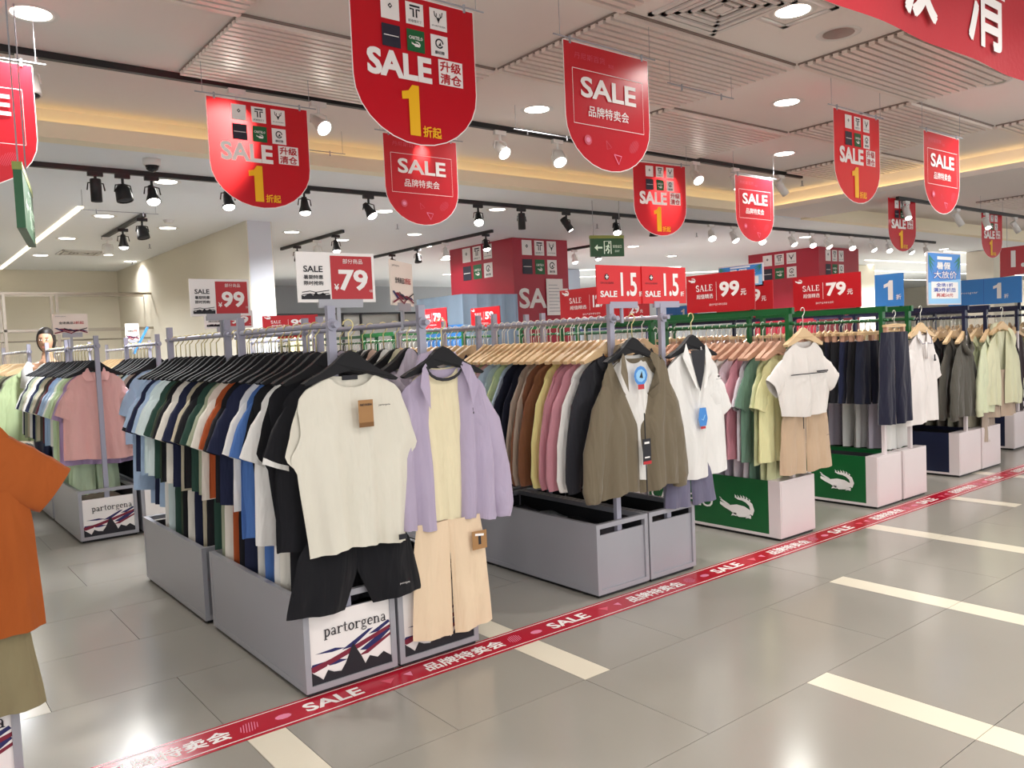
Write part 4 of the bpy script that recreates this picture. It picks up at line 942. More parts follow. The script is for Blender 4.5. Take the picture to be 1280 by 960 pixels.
# olive jacket over white tee
o = put('open_jacket', 'open_jacket', 5, '716653', 3.10, 2.90, 1.43, -.02, 'olive brown open jacket over a white shirt at the aisle end', 'jacket', None, full=True); o.scale = (1.12, 1, 1.05)
hang('black', 3.08, 2.90, 1.43, -.02, 'black hanger carrying the olive brown open jacket', None)
front_parts(o, lambda b: lil_collar(b, '716653'), 'collar')
front_parts(o, lambda b: b.tube([(0, -.05, -.47), (0, -.052, -.88)], .003, M_BLKP, 5), 'zip')
front_parts(o, lambda b: (tagcard(b, -.03, -.72, .052, .125, M_BLKP, -.062), b.b2((-.03, -.0655, -.72), (.022, -.064, -.705), M_RED), b.b2((-.02, -.0655, -.62), (.012, -.064, -.61), M_WHITE), b.b2((-.02, -.0655, -.69), (.012, -.064, -.683), M_WHITE)), 'black_tag')
o2 = cream_tee(3.10, 2.915, 1.43, 'e4e1dc', 'white shirt showing inside the olive brown open jacket', None)
def blue_tag(b, X=.0, Z=-.30, s=.052, yy=-.066):
    b.flat([(X+s*1.1*cos(radians(a)), Z+s*.9*sin(radians(a))) for a in range(0, 360, 30)], yy, M_BLUE)
    b.flat([(X+s*.8*cos(radians(a)), Z+s*.6*sin(radians(a))) for a in range(0, 360, 40)], yy-.001, M_LBLUE)
    b.flat([(X-.015, Z-.01), (X+.02, Z-.015), (X+.01, Z+.025)], yy-.002, M_BLKP)
    b.flat([(X-.03, Z-s*1.25), (X+.03, Z-s*1.25), (X+.03, Z-s*.8), (X-.03, Z-s*.8)], yy-.0006, M_RED)
front_parts(o2, lambda b: blue_tag(b, .0, -.31, .058, -.08), 'blue_tag')
# white zip polo
o = put('short_sleeved_shirt', 'polo', 8, 'e6e4e0', 3.60, 2.94, 1.43, -.03, 'white zip-neck short-sleeved shirt over a black undershirt', 'shirt', None, full=True); o.scale = (1.05, 1, 1.02)
hang('black', 3.60, 2.94, 1.43, -.03, 'black hanger carrying the white zip-neck shirt', None)
front_parts(o, lambda b: b.add([(-.06, -.045, NZ+.005), (.06, -.045, NZ+.005), (.035, -.052, NZ-.12), (.0, -.055, NZ-.22), (-.035, -.052, NZ-.12)], [(0, 1, 2, 3, 4)], M_BLKP), 'black_undershirt')
front_parts(o, lambda b: [b.add([(s*.075, -.03, NZ+.045), (s*.115, -.04, NZ-.03), (s*.04, -.062, NZ-.20), (s*.018, -.06, NZ-.21), (s*.05, -.055, NZ-.09)], [(0, 1, 2, 3, 4)], cloth('e6e4e0')) for s in (-1, 1)], 'collar')
front_parts(o, lambda b: (b.flat([(-.02, -.60), (.03, -.60), (.042, -.56), (.03, -.50), (-.02, -.50), (-.032, -.56)], -.062, M_BLUE), ribbon(b, [(-.008, -.56), (.004, -.568), (.02, -.54)], .006, M_LBLUE, -.064), b.flat([(-.015, -.615), (.025, -.615), (.025, -.602), (-.015, -.602)], -.062, M_RED)), 'blue_tag')
front_parts(o, lambda b: (b.flat([(.13, -.335), (.142, -.33), (.154, -.335), (.142, -.345)], -.062, M_BLKP), text(b, 'CROSSGEAR', .12, -.355, .007, M_BLKP, -.062, w=.05, res=1)), 'chest_lettering')
o = put('shorts', 'shorts', 6, '6d6a80', 3.56, 2.945, 1.43, -.03, 'grey blue shorts below the white zip-neck shirt', 'shorts', None, full=True, zt=-.80, zb=-1.06, w0=.16, spread=.21)
# white tee + beige shorts
o = put('short_sleeved_shirt', 'crop', 3, 'e2dcd6', 4.67, 2.915, 1.45, -.02, 'white tee with a thin black chest stripe above beige shorts', 'shirt', None, full='wide'); o.scale = (1.12, 1, 1)
hang('wood', 4.67, 2.915, 1.45, -.02, 'pale wooden hanger carrying the white striped tee', None)
front_parts(o, lambda b: (b.b2((-.19, -.052, -.405), (.16, -.0485, -.399), M_BLKP), b.b2((.06, -.052, -.397), (.17, -.0485, -.388), M_BLKP)), 'chest_stripe')
o = put('shorts', 'shorts', 8, 'c3a88c', 4.705, 2.935, 1.45, -.02, 'beige shorts with drawstring below the white striped tee', 'shorts', None, full=True, zt=-.62, zb=-1.045, w0=.235, spread=.29, gp=.001)
front_parts(o, lambda b: text(b, 'CARTELO', .16, -.82, .008, M_BLKP, -.05, w=.04, res=1), 'leg_lettering')
front_parts(o, lambda b: b.tube([(-.1, -.05, -.62), (-.102, -.054, -.75)], .003, M_BLKP, 5), 'drawstring')
# navy trousers + white polo
o = put('trousers', 'trousers', 4, '1b1c30', 5.90, 2.94, 1.42, -.02, 'long navy trousers clipped at the end of the green rack', 'trousers', None, full=True, zt=-.14, zb=-.82, w0=.19, spread=.235)
hang('clip', 5.90, 2.94, 1.42, -.02, 'clip hanger carrying the long navy trousers', None)
o = put('polo_shirt', 'polo', 5, 'e3dcd8', 6.34, 2.95, 1.45, -.02, 'white polo shirt with dark piped collar and chest emblem', 'shirt', None, full=True); o.scale = (.98, 1, 1)
hang('wood', 6.33, 2.95, 1.45, -.02, 'wooden hanger carrying the white polo shirt', None)
front_parts(o, lambda b: [b.tube([(s*.02, -.04, NZ-.08), (s*.075, -.044, NZ-.085), (s*.1, -.03, NZ-.04)], .002, M_NAVYP, 4) for s in (-1, 1)], 'collar_piping')
front_parts(o, lambda b: (b.b2((.09, -.056, -.40), (.105, -.052, -.36), M_BLKP), b.b2((.085, -.056, -.41), (.115, -.052, -.395), M_BLKP)), 'chest_emblem')
# navy rack ends
o = put('open_jacket', 'unzipped', 6, 'd6d5b4', 8.03, 3.02, 1.43, -.1, 'pale yellow open jacket at the aisle end of the navy racks', 'jacket', None, full=True)
front_parts(o, lambda b: lil_collar(b, 'd6d5b4'), 'collar')
hang('wood', 8.03, 3.02, 1.43, -.1, 'wooden hanger carrying the pale yellow open jacket', None)
o = put('trousers', 'trousers', 3, 'b39f8c', 8.05, 3.045, 1.43, -.1, 'taupe trousers below the pale yellow open jacket', 'trousers', None, full=True, zt=-.55, zb=-.98, w0=.2, spread=.26)
# orange tee + khaki shorts at far left
o = put('short_sleeved_shirt', 'tee', 7, 'a5531f', .09, 2.87, 1.43, 0, 'orange short-sleeved shirt cut off by the left picture edge', 'shirt', None, full='wide'); o.scale = (1.08, 1, 1.04)
hang('black', .09, 2.87, 1.43, 0, 'black hanger carrying the orange shirt', None)
put('shorts', 'shorts', 9, '8a7e5f', .10, 2.885, 1.43, 0, 'khaki shorts below the orange shirt at the left picture edge', 'shorts', None, full=True, zt=-.80, zb=-1.17, w0=.2, spread=.26)
# pink polo
o = put('polo_shirt', 'polo', 4, 'e6b3ae', 1.30, 6.64, 1.43, 0, 'pink polo shirt at the end of the far left rack behind a grey post', 'shirt', None, full=True); o.scale = (.95, 1, .95)
hang('black', 1.30, 6.64, 1.43, 0, 'black hanger carrying the pink polo', None)

hang_all()
# ---------------- folded clothes inside the bins
def folded(x, y, z, sx, sy, sz, m, rz, label, group, seed):
    r = random.Random(seed); b = MB(); n = 12; vs = []; fs = []
    for j in range(n+1):
        for i in range(n+1):
            u, v = i/n*2-1, j/n*2-1; e = (1-abs(u)**6)*(1-abs(v)**6)
            h = sz*e*(.8+.2*sin(u*4+seed)*cos(v*3+seed))+.006*sin(u*13+seed*2)*e+.004*r.uniform(-1, 1)*e
            vs.append((u*sx/2, v*sy/2, h))
    W = n+1
    for j in range(n):
        for i in range(n): fs.append((j*W+i, j*W+i+1, (j+1)*W+i+1, (j+1)*W+i))
    vs2 = [(0, 0, 0)]
    b.add(vs, fs, m); o = b.build('folded_garment', None, True); o.location = (x, y, z); o.rotation_euler = (0, 0, rz); tag(o, label, 'folded clothes', group)
MF = [M_PLAST, mat('taupe_fold', '#86786c', .6, bump=.6, bscale=12), mat('grey_fold', '#5c5a60', .6, bump=.6, bscale=12), mat('dark_fold', '#2b2a2e', .7, bump=.6, bscale=12)]
for (x, y0, y1, zf, cols, wh) in ((1.42, 2.95, 3.95, .20, (3, 2, 1, 2), 'the bin under the white sleeveless top'), (1.42, 4.12, 5.1, .27, (1, 2, 0, 0), 'the bin behind the sleeveless top rack'), (3.02, 3.0, 4.0, .27, (2, 3, 0, 2), 'the bin under the olive jacket'), (3.41, 3.0, 4.0, .26, (3, 2, 3), 'the bin under the white zip shirt'), (1.30, 6.6, 7.5, .27, (1, 0, 1), 'the bin under the pink polo')):
    b = MB(); b.b2((x-.165, y0, .045), (x+.165, y1, zf), mat('folded_stack', '#4a474b', .8, bump=.5)); tag(b.build('folded_stack'), 'dark block of stacked folded clothes filling '+wh, 'folded clothes')
    n = len(cols)
    for i, c in enumerate(cols):
        folded(x+random.uniform(-.01, .01), y0+(i+.5)*(y1-y0)/n, zf+.001, .3, (y1-y0)/n*.96, .05, MF[c], random.uniform(-.08, .08), '%s folded garment, %s from the aisle in %s' % (['clear-bagged', 'taupe', 'grey', 'dark'][c], ORD[i], wh), 'folded clothes in '+wh, i*3+int(x*10))

# ------------------------------------------------------------------ price signs
def sign_base(name, label, loc, rz, w, h, facem, holder=True, hy=.012, hm=None):
    t = thing(name, label, 'sign', loc, rz); b = MB(); b.b2((0, 0, 0), (w, .006, h), facem); b.build('panel', t)
    if holder:
        b = MB(); b.b2((w*.25, -.004, -.022), (w*.82, .012, .012), hm or M_GREY); b.b2((w*.5-.008, .0, -.10), (w*.5+.008, .012, -.02), hm or M_GREY); b.build('holder', t)
    return t
def sale_sign(num, loc, label, w=.335, h=.195, rz=0):
    t = sign_base('price_sign', label, loc, rz, w, h, M_WHITE)
    b = MB(); b.flat([(w*.42, .012), (w-.012, .012), (w-.012, h-.012), (w*.42, h-.012)], -.0012, M_RED); b.build('red_field', t)
    b = MB(); text(b, 'SALE', w*.08, h*.60, h*.125, M_BLKP, -.002, bold=.02, w=w*.24); text(b, '暑期特惠', w*.08, h*.46, h*.085, M_BLKP, -.002, bold=.02, w=w*.24, res=1); text(b, '限时抢购', w*.08, h*.34, h*.085, M_BLKP, -.002, bold=.02, w=w*.24, res=1); b.build('lettering', t)
    b = MB(); text(b, '部分商品', w*.58, h*.78, h*.10, M_WHITE, -.0025, w=w*.26, res=1); text(b, num, w*.52, h*.24, h*.42, M_WHITE, -.0025, bold=.04, w=w*.38); text(b, '¥', w*.455, h*.24, h*.13, M_WHITE, -.0025, bold=.02); text(b, '元起', w*.915, h*.2, h*.06, M_WHITE, -.0025, res=1, w=w*.05); b.build('price_numerals', t)
    b = MB()
    P = lambda p: b.flat([(w*.04+a*w*.36, .012+c*h*.24) for a, c in p], -.002, M_BLKP)
    P([(0, 0), (0, .35), (.1, .25), (.2, .4), (.3, .5), (.4, .3), (.5, .6), (.6, .35), (.75, .55), (.85, .35), (1, .4), (1, 0)])
    for s in (.6, .8): ribbon(b, [(w*.05, h*.25*s), (w*.15, h*.28*s), (w*.22, h*.25*s), (w*.39, h*.3*s)], .003, M_BLKP, -.002)
    b.build('mountain_print', t); return t
sale_sign('79', (1.30, 2.955, 1.52), 'white and red SALE sign reading 79 yuan, above the sleeveless top')
sale_sign('99', (1.25, 4.12, 1.525), 'white and red SALE sign reading 99 yuan, left of the larger 79 sign', w=.30, h=.185)
sale_sign('99', (1.60, 5.02, 1.49), 'second white and red sign half hidden under the 99 yuan sign', w=.3, h=.11)
def off_sign(loc, label, w, h, rz):
    t = sign_base('discount_sign', label, loc, rz, w, h, mat('cream_sign', '#efe0d4', .5))
    b = MB(); text(b, '全场商品', w*.17, h*.5, h*.13, M_BLKP, -.002, w=w*.4, bold=.02, res=1); text(b, '2折起', w*.58, h*.5, h*.14, M_RED, -.002, w=w*.3, bold=.02, res=2); text(b, 'partorgena', w*.08, h*.86, h*.05, M_BLKP, -.002, w=w*.3, res=1); b.build('lettering', t)
    b = MB()
    for k in range(5):
        o_ = k*.2; P = lambda p, m: b.flat([(w*(.03+a*.94), h*(.04+c*.3)) for a, c in p], -.002-.0004*k, m)
        P([(max(0, o_-.1), .9-.1*k), (o_+.08, .95-.1*k), (min(1, o_+.35), .35), (min(1, o_+.25), .3)], (M_NAVYP, M_REDP)[k % 2])
    ribbon(b, [(w*.03, h*.06), (w*.3, h*.16), (w*.5, h*.05), (w*.7, h*.2), (w*.97, h*.07)], .008, M_REDP, -.005); ribbon(b, [(w*.3, h*.3), (w*.6, h*.14), (w*.97, h*.3)], .006, M_BLKP, -.005)
    b.build('mountain_print', t); return t
off_sign((1.73, 2.99, 1.51), 'cream sign with mountain stripes turned sideways right of the 79 sign', .26, .19, radians(38))
off_sign((1.03, 6.55, 1.52), 'white discount sign with navy mountain stripes at the far left', .225, .145, 0)
off_sign((2.0, 8.72, 1.5), 'small narrow white sign standing beyond the row of mixed shirts', .13, .17, radians(-30))
b = MB(); b.box((0, 0, 0), (.02, .02, .3), M_BLUE, rot=(0, .5, 0)); o = b.build('rolled_poster'); o.location = (2.13, 8.68, 1.5); tag(o, 'rolled blue paper leaning beside the small white sign', 'paper')
def red_sign(num, loc, label, w=.565, h=.262, rz=-pi/2, posts=True, small=True, facem=None):
    t = thing('price_sign', label, 'sign', loc, rz); b = MB(); b.b2((0, 0, 0), (w, .008, h), facem or M_RED); b.build('panel', t)
    if posts:
        b = MB()
        for s in (.02, w-.045): b.b2((s, .008, -.03), (s+.025, .028, h*.25), M_GREEN)
        b.build('holder', t)
    n = MB(); serif(n, 'SALE', w*.15, h*.56, h*.165, M_WHITE, -.002); text(n, '超值精选', w*.16, h*.36, h*.12, M_WHITE, -.002, w=w*.25, bold=.01, res=1)
    ribbon(n, [(w*.46, h*.3), (w*.46, h*.78)], .0025, M_WHITE, -.002)
    if small: text(n, '部分产品不参与活动', w*.35, h*.16, h*.06, M_WHITE, -.002, w=w*.26, res=1)
    n.build('lettering', t)
    n = MB(); ww = w*(.28 if len(num) < 4 else .36); text(n, num, w*.51, h*.38, h*.38, M_WHITE, -.002, bold=.05, w=ww); text(n, '元', w*.51+ww+.012, h*.38, h*.15, M_WHITE, -.002, bold=.03, res=2); n.build('price_numerals', t)
    n = MB(); croc(n, w*.04, h*.80, w*.11, M_WHITE, -.002); n.build('emblem', t); return t
red_sign('99', (4.60-.02, 3.77, 1.475), 'red SALE sign reading 99 yuan on the green rack of pastel tees')
red_sign('79', (5.82-.02, 3.70, 1.475), 'red SALE sign reading 79 yuan on the green rack of navy shorts')
red_sign('79', (5.82-.02, 4.45, 1.475), 'red sign mostly hidden behind the red 79 yuan sign')
red_sign('129-169', (4.58, 5.12, 1.475), 'red SALE sign reading 129 to 169 yuan left of the 1.5 signs', w=.78)
red_sign('79', (4.58, 7.34, 1.49), 'small distant red sign reading 79 yuan below the cream striped sign', w=.5, h=.21)
red_sign('59', (4.98, 6.98, 1.49), 'small distant red sign reading 59 yuan near the red column base', w=.5, h=.2)
red_sign('129', (5.88, 5.9, 1.475), 'red sign reading 129 showing below the right 1.5 sign', w=.6, h=.2)
for x, y, l in ((3.02-.17, 7.3, 'red sign strip seen below the white 79 sign'), (4.38, 10.9, 'red sign strip seen right of the white 79 sign')):
    red_sign('99', (x, y, 1.5), l, w=.5, h=.16, rz=-.4 if x < 4 else -.6, posts=True, small=False)
def disc_sign(loc, label, w=.36, h=.20):
    t = sign_base('discount_sign', label, loc, 0, w, h, mat('bright_red_board', '#d8131b', .4), hm=M_LAV)
    b = MB(); cx, cz = w*.2, h*.70; b.flat(arc(cx, cz, .016, .016, 0, 330, 11), -.002, M_BLKP); b.flat([(cx-.003, cz-.011), (cx+.003, cz-.011), (cx+.003, cz+.011), (cx-.003, cz+.011)], -.003, M_WHITE); b.flat([(cx-.011, cz-.003), (cx+.011, cz-.003), (cx+.011, cz+.003), (cx-.011, cz+.003)], -.0032, M_WHITE); b.build('emblem', t)
    b = MB(); text(b, 'CROSSGEAR', w*.06, h*.52, h*.05, M_BLKP, -.002, w=w*.28, res=1); text(b, 'SALE', w*.06, h*.18, h*.16, M_WHITE, -.002, bold=.04, w=w*.34); text(b, '折', w*.86, h*.2, h*.13, M_WHITE, -.002, bold=.03, w=w*.08, res=1); b.build('lettering', t)
    b = MB(); text(b, '1.5', w*.48, h*.2, h*.62, M_WHITE, -.002, bold=.022, w=w*.34); b.build('price_numerals', t)
disc_sign((2.93, 2.99, 1.505), 'bright red sign reading 1.5, left of two, above the olive jacket')
disc_sign((3.262, 2.985, 1.505), 'bright red sign reading 1.5, right of two, above the white zip shirt')
bpy.data.objects[-1] if False else None
def blue_sign(loc, label, w, h, rz=-pi/2, full=False):
    t = thing('discount_sign', label, 'sign', loc, rz); b = MB(); b.b2((0, 0, 0), (w, .008, h), M_BLUE); b.build('panel', t)
    b = MB()
    for s in (.02, w-.045): b.b2((s, .008, -.03), (s+.025, .028, h*.25), M_NAVY)
    b.build('holder', t)
    b = MB(); x = w*.3 if not full else w*.62
    b.flat([(x+a*h*.36, h*.2+c*h*.6) for a, c in ((.42, 0), (.85, 0), (.85, 1), (.55, 1), (.4, .88), (.05, .8), (.05, .62), (.42, .7))], -.002, M_WHITE); text(b, '折', x+h*.4, h*.2, h*.16, M_WHITE, -.002, bold=.02, res=1)
    if full:
        text(b, 'Crossgear', w*.14, h*.42, h*.12, M_WHITE, -.002, w=w*.28, res=1); ribbon(b, arc(w*.09, h*.47, .016, .02, 0, 360, 8), .004, M_WHITE, -.002); ribbon(b, [(w*.5, 0), (w*.5, h)], .003, M_DBLUE, -.002)
    b.build('lettering', t)
blue_sign((7.43, 3.88, 1.50), 'light blue sign reading 1 right of the red 79 yuan sign', .27, .30)
blue_sign((9.23, 4.0, 1.50), 'wide blue sign reading 1 at the right edge of the picture', .72, .27, full=True)
blue_sign((8.58, 7.6, 1.50), 'distant blue sign reading 1 under the gap of the 1.5 signs', .7, .2, full=True)
# blue poster
def poster(loc, label, w, h, rz):
    t = thing('poster_stand', label, 'sign', loc, rz)
    b = MB(); b.b2((0, 0, 0), (w, .01, h), M_WPOST); b.build('frame', t)
    b = MB(); b.flat([(.01, .01), (w-.01, .01), (w-.01, h-.01), (.01, h-.01)], -.0015, M_LBLUE); b.flat([(.01, h*.42), (w-.01, h*.5), (w-.01, h-.01), (.01, h-.01)], -.002, M_BLUE)
    b.flat([(w*.1, h*.12), (w*.9, h*.12), (w*.9, h*.44), (w*.1, h*.44)], -.0025, M_WHITE); b.flat([(w*.28, h*.86), (w*.72, h*.86), (w*.72, h*.92), (w*.28, h*.92)], -.0025, M_WHITE)
    for s in (0, 1):
        for k in range(4):
            a = w*(.03 if s == 0 else .97); d_ = 1 if s == 0 else -1
            b.flat([(a, h*(.95-.03*k)), (a+d_*w*.2*(1-.15*k), h*(.80-.09*k)), (a+d_*w*.03, h*(.86-.05*k))], -.0026-.0003*k, mat('leaf_print', '#2f7f6a', .5))
    b.build('print', t)
    b = MB(); text(b, '暑假', w*.26, h*.68, h*.13, M_WHITE, -.0045, bold=.05, w=w*.4, res=2); text(b, '大放价', w*.16, h*.50, h*.15, M_DBLUE, -.004, bold=.09, w=w*.7, res=2); text(b, '大放价', w*.17, h*.505, h*.14, M_WHITE, -.005, bold=.01, w=w*.68, res=2)
    text(b, '全场1折', w*.24, h*.345, h*.07, M_DBLUE, -.004, bold=.03, w=w*.5, res=1); text(b, '满3件折后', w*.16, h*.245, h*.08, M_DBLUE, -.004, bold=.03, w=w*.66, res=1); text(b, '再减50元', w*.24, h*.15, h*.07, M_RED, -.004, bold=.03, w=w*.5, res=1); b.build('lettering', t); return t
poster((6.85, 3.13, 1.48), 'blue summer sale poster in a white frame above the navy rack', .62, .44, -.0)
poster((5.80, 4.42, 1.70), 'blue summer poster partly hidden behind the red 79 yuan sign', .45, .19, -pi/2)
# far red pointed shop sign
t = thing('arrow_sign', 'far red pointed sign reading 5 hanging near the right edge', 'sign', (13.8, 5.2, 1.98), -.9)
b = MB(); b.prism([(0, 0), (.9, .12), (1.25, .2), (1.3, .55), (.0, .45)], 0, .02, M_RED); b.build('panel', t); b = MB(); text(b, '1.5', .15, .15, .25, M_WHITE, -.003, bold=.05, w=.4); text(b, '折', .7, .22, .18, M_WHITE, -.003, bold=.02); b.build('lettering', t)
for q in (.1, 1.1): b = MB(); b.tube([(q, .01, .45), (q, .01, ZC-1.98)], .004, M_GREY, 5); b.build('hanging_wire', t)
# exit signs
def exit_sign(loc, rz, label, w=.36, h=.21, top=ZL):
    t = thing('exit_sign', label, 'sign', loc, rz); b = MB(); b.b2((0, 0, 0), (w, .03, h), M_EXITG); b.b2((-.003, -.002, h-.03), (w+.003, .032, h), mat('exit_trim', '#8c9a4a', .4)); b.build('housing', t)
    b = MB(); z = h*.42; ribbon(b, [(w*.16, z), (w*.34, z)], .018, M_EXITP, -.003); b.flat([(w*.1, z), (w*.2, z+.032), (w*.2, z-.032)], -.003, M_EXITP)
    ribbon(b, [(w*.40, h*.12), (w*.40, h*.72), (w*.6, h*.72), (w*.6, h*.12)], .01, M_EXITP, -.003)
    ribbon(b, [(w*.53, h*.56), (w*.49, h*.4), (w*.54, h*.28), (w*.5, h*.14)], .016, M_EXITP, -.0035); ribbon(b, [(w*.49, h*.38), (w*.44, h*.26)], .014, M_EXITP, -.0035); ribbon(b, [(w*.44, h*.46), (w*.5, h*.5), (w*.56, h*.42)], .01, M_EXITP, -.0035); b.flat(arc(w*.545, h*.64, .010, .010, 0, 330, 8), -.0035, M_EXITP)
    text(b, '安全出口', w*.66, h*.4, h*.14, M_EXITP, -.003, w=w*.26, bold=.01, res=1); text(b, 'EXIT', w*.72, h*.2, h*.09, M_EXITP, -.003, w=w*.14, res=1); b.build('pictogram', t)
    for s in (.1, .9): b = MB(); b.tube([(w*s, .015, h), (w*s, .015, top-loc[2])], .003, M_GREY, 5); b.build('hanging_wire', t)
    return t
exit_sign((5.72, 5.9, 2.14), radians(-22), 'green illuminated exit sign with running figure and left arrow')
exit_sign((.50, 3.6, 1.85), radians(79), 'green exit sign seen almost edge-on at the upper left', w=.62, h=.25, top=ZC)

# ------------------------------------------------------------------ background furniture
# steel wall racks along the back left wall
t = thing('wall_shelf_rack', 'brushed steel garment rail frame along the far left wall', 'rail frame', (0.2, 12.5, 0))
b = MB()
for z in (2.2, 1.72): b.b2((0, 0, z), (3.35, .03, z+.04), M_STEEL); b.b2((0, -.4, z), (3.35, -.37, z+.03), M_STEEL)
b.build('rail', t)
for x in (0, 1.15, 1.75, 3.32):
    for y in (0, -.4):
        b = MB(); b.b2((x, y, 0), (x+.035, y+.03, 2.2), M_STEEL); b.build('post', t)
b = MB(); b.tube([(0, -.2, 1.6), (3.3, -.2, 1.6)], .012, M_STEEL, 8); b.build('hanging_bar', t)
row(1.0, [12.26], [('jacket', GG)], 'the wall rail', 'wood', 1.6, full=0)
# blue covered booth
t = thing('covered_booth', 'display booth draped in pale blue cloth before the near red column', 'booth', (5.42, 7.75, 0))
b = MB(); nx = 24; H2 = 1.9; cl = mat('blue_drape', '#8b9fb4', .8, bump=.4, bscale=8)
path = [(0, 1.5+0, )]
for (ax, ay, bx, by) in ((0, 1.0, 0, 0), (0, 0, .82, 0), (.82, 0, .82, 1.0), (.82, 1.0, 0, 1.0)):
    for i in range(nx):
        s0, s1 = i/nx, (i+1)/nx; n_ = (-(by-ay), (bx-ax)); L_ = math.hypot(*n_); n_ = (-n_[0]/L_, -n_[1]/L_)
        o0, o1 = .012*abs(sin(s0*13)), .012*abs(sin(s1*13))
        p = lambda s, o_, z, k: (lerp(ax, bx, s)-n_[0]*o_*k, lerp(ay, by, s)-n_[1]*o_*k, z)
        b.add([p(s0, o0, H2, .2), p(s1, o1, H2, .2), p(s1, o1, 1.55, 2), p(s0, o0, 1.55, 2)], [(0, 1, 2, 3)], cl)
        b.add([p(s0, o0, 1.55, -1), p(s1, o1, 1.55, -1), p(s1, o1, .1, -1), p(s0, o0, .1, -1)], [(0, 1, 2, 3)], M_BLUE if ax == bx == 0 else MATS['blue_drape'])
b.add([(0, 0, H2), (.82, 0, H2), (.82, 1, H2), (0, 1, H2)], [(0, 1, 2, 3)], cl); b.build('drape', t, True)
b = MB(); b.b2((.06, .06, 0), (.76, .94, 1.87), M_WALLG); b.build('cabinet', t)
# dark frames at the back
t = thing('shop_partition', 'black framed grey partition at the back behind the white 79 sign', 'partition', (5.0, 14.6, 0))
b = MB(); b.b2((0, .02, 0), (5.0, .05, 2.0), mat('partition_panel', '#86847f', .6)); b.build('panel', t)
for x in (0, .55, .95, 2.3, 2.7, 3.6, 4.1, 4.96):
    b = MB(); b.b2((x, -.02, 0), (x+.04, .02, 2.0), M_BLACK); b.build('frame_bar', t)
b = MB(); b.b2((0, -.02, 1.98), (5.0, .05, 2.02), M_BLACK); b.build('top_rail', t)
b = MB(); b.prism([(1.2, 1.2)]+[(1.55+.36*cos(a), 1.6+.36*sin(a)) for a in [pi-pi*i/12 for i in range(13)]]+[(1.9, 1.2)], -.03, -.02, mat('warm_glow_arch', '#f5e9b8', .5, emit=.5)); b.build('arch_mirror', t)  # warm light in the mirror is put in as a glow of its face
# pale partitions and cream pillars
for (x, y, w_, d_, h_, mm, l) in ((9.9, 11.9, 1.3, .2, 2.69, mat('pale_blue_panel', '#c3d4e6', .6), 'pale blue white partition right of the near red column'), (17.5, 9.5, .7, .7, 2.69, M_WALL, 'cream pillar left of the farther red column'), (17.2, 6.6, 1.0, .5, 2.69, M_WALL, 'cream pillar right of the farther red column'), (20.5, 7.0, 3.0, .3, 2.2, M_WALL, 'long cream partition behind the blue signs at the right')):
    b = MB(); b.b2((0, 0, 0), (w_, d_, h_), mm); o = b.build('partition'); o.location = (x, y, 0); tag(o, l, 'partition')
# notice sheets on the near red column
b = MB(); b.b2((0, 0, 0), (.3, .004, .5), M_WHITE)
for k in range(9): b.b2((.04, -.0012, .05+k*.045), (.26-.03*(k % 3), 0, .058+k*.045), M_GREY)
o = b.build('notice_sheet'); o.location = (7.32, 8.45, 1.66); tag(o, 'white paper notice covering the L of the red column', 'notice')

# ------------------------------------------------------------------ woman behind the racks
pn = thing('person', 'woman with tied dark hair and white top standing among the far left racks', 'person', (1.33, 8.88, 0), radians(-20)); pn.scale = (.955, .955, .95)
me = bpy.data.meshes.new('body')
J = [((0, 0, .95), .13), ((0, 0, 1.1), .115), ((0, .0, 1.28), .13), ((0, 0, 1.40), .07), ((0, .0, 1.46), .05), ((0, -.005, 1.52), .05),
     ((.16, 0, 1.36), .05), ((.2, .01, 1.12), .04), ((.2, -.06, .9), .032), ((.2, -.09, .82), .035), ((-.16, 0, 1.36), .05), ((-.2, .01, 1.12), .04), ((-.2, -.06, .9), .032), ((-.2, -.09, .82), .035),
     ((.09, 0, .86), .09), ((.09, -.01, .48), .06), ((.09, .01, .08), .04), ((.09, -.12, .03), .03), ((-.09, 0, .86), .09), ((-.09, -.01, .48), .06), ((-.09, .01, .08), .04), ((-.09, -.12, .03), .03)]
E_ = [(0, 1), (1, 2), (2, 3), (3, 4), (4, 5), (2, 6), (6, 7), (7, 8), (8, 9), (2, 10), (10, 11), (11, 12), (12, 13), (0, 14), (14, 15), (15, 16), (16, 17), (0, 18), (18, 19), (19, 20), (20, 21)]
me.from_pydata([j[0] for j in J], E_, []); bo = link('body', me, pn)
sk = bo.modifiers.new('skin', 'SKIN'); sl = me.skin_vertices[0].data
for i, j in enumerate(J): sl[i].radius = (j[1], j[1]*.8)
sl[0].use_root = True
bo.modifiers.new('sub', 'SUBSURF').levels = 1; bo.modifiers['sub'].render_levels = 1; me.materials.append(M_SKIN)
def blob(name, parent, fn, m, nu=20, nv=14):
    b = MB(); vs = []
    for j in range(nv+1):
        th = pi*j/nv
        for i in range(nu): ph = 2*pi*i/nu; vs.append(fn(sin(th)*cos(ph), sin(th)*sin(ph), cos(th)))
    fs = [(j*nu+i, (j+1)*nu+i, (j+1)*nu+(i+1) % nu, j*nu+(i+1) % nu) for j in range(nv) for i in range(nu)]
    b.add(vs, fs, m); return b.build(name, parent, True)
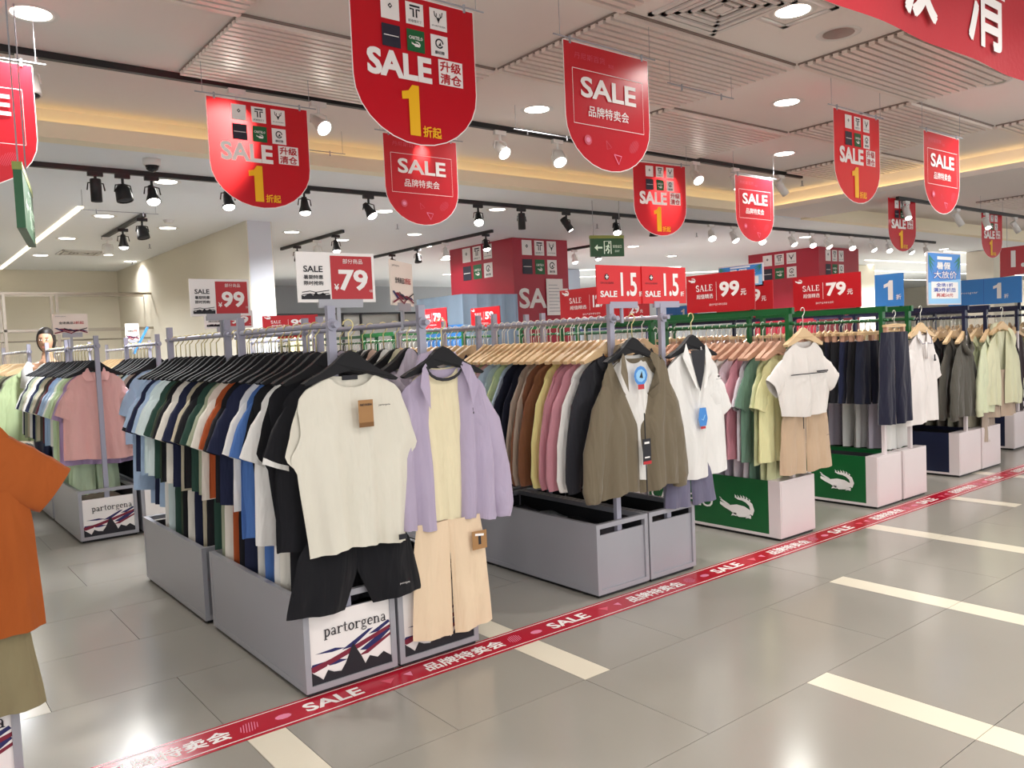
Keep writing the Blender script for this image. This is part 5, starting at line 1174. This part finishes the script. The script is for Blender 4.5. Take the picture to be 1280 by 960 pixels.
def headf(x, y, z):
    jaw = 1-.28*max(0, -z)**1.2; nose = .018*math.exp(-((x/.14)**2+((z+.12)/.2)**2)) if y < 0 else 0
    return (x*.072*jaw, y*.092*(1-.1*max(0, -z))-nose-.01, 1.60+z*.118)
blob('head', pn, headf, M_SKIN, 28, 22)
def hairf(x, y, z):
    k = 1.13 if (y > -.35 or z > .5) else .9
    return (x*.077*k, (y*.098+.012)*k-.008, 1.617+z*.118*k)
blob('hair', pn, hairf, M_HAIR)
blob('hair_bun', pn, lambda x, y, z: (x*.035, y*.035+.10, 1.66+z*.035), M_HAIR, 10, 8)
b = MB()
for s in (-1, 1):
    b.box((s*.028, -.099, 1.615), (.022, .006, .008), M_WHITE); b.box((s*.028, -.103, 1.615), (.009, .004, .008), M_HAIR); b.box((s*.028, -.101, 1.638), (.028, .006, .004), M_HAIR)
b.build('eyes', pn)
b = MB(); b.box((0, -.098, 1.545), (.038, .006, .010), mat('lips', '#a0524c', .5)); b.build('mouth', pn)
for s in (-1, 1): blob('ear', pn, lambda x, y, z, s=s: (s*.075+x*.008, y*.016+.005, 1.60+z*.03), M_SKIN, 8, 6)
def topf(x, y, z): 
    zz = 1.15+z*.27; w_ = .19-.03*max(0, z)-.09*max(0, z-.6); return (x*w_*1.05, y*.125, zz)
blob('white_top', pn, topf, mat('white_top_cloth', '#ecebe8', .8), 20, 16)
for s in (-1, 1):
    b = MB(); b.tube([(s*.13, 0, 1.375), (s*.18, .0, 1.3), (s*.205, .01, 1.14)], [.06, .062, .058], MATS['white_top_cloth'], 10); b.build('sleeve', pn, True)
    b = MB(); b.tube([(s*.09, 0, .92), (s*.09, -.01, .5), (s*.09, .01, .1)], [.10, .075, .06], M_NAVY, 10); b.build('trouser_leg', pn, True)
    for k in range(4):
        b = MB(); fx = s*.2+(k-1.5)*.016; Lf = (.06, .07, .068, .055)[k]; b.tube([(fx, -.10, .81), (fx, -.115, .81-Lf*.6), (fx, -.11, .81-Lf)], [.008, .0075, .006], M_SKIN, 6); b.build('finger', pn, True)
    b = MB(); b.tube([(s*.175, -.10, .83), (s*.155, -.13, .80), (s*.155, -.14, .775)], [.010, .009, .007], M_SKIN, 6); b.build('thumb', pn, True)
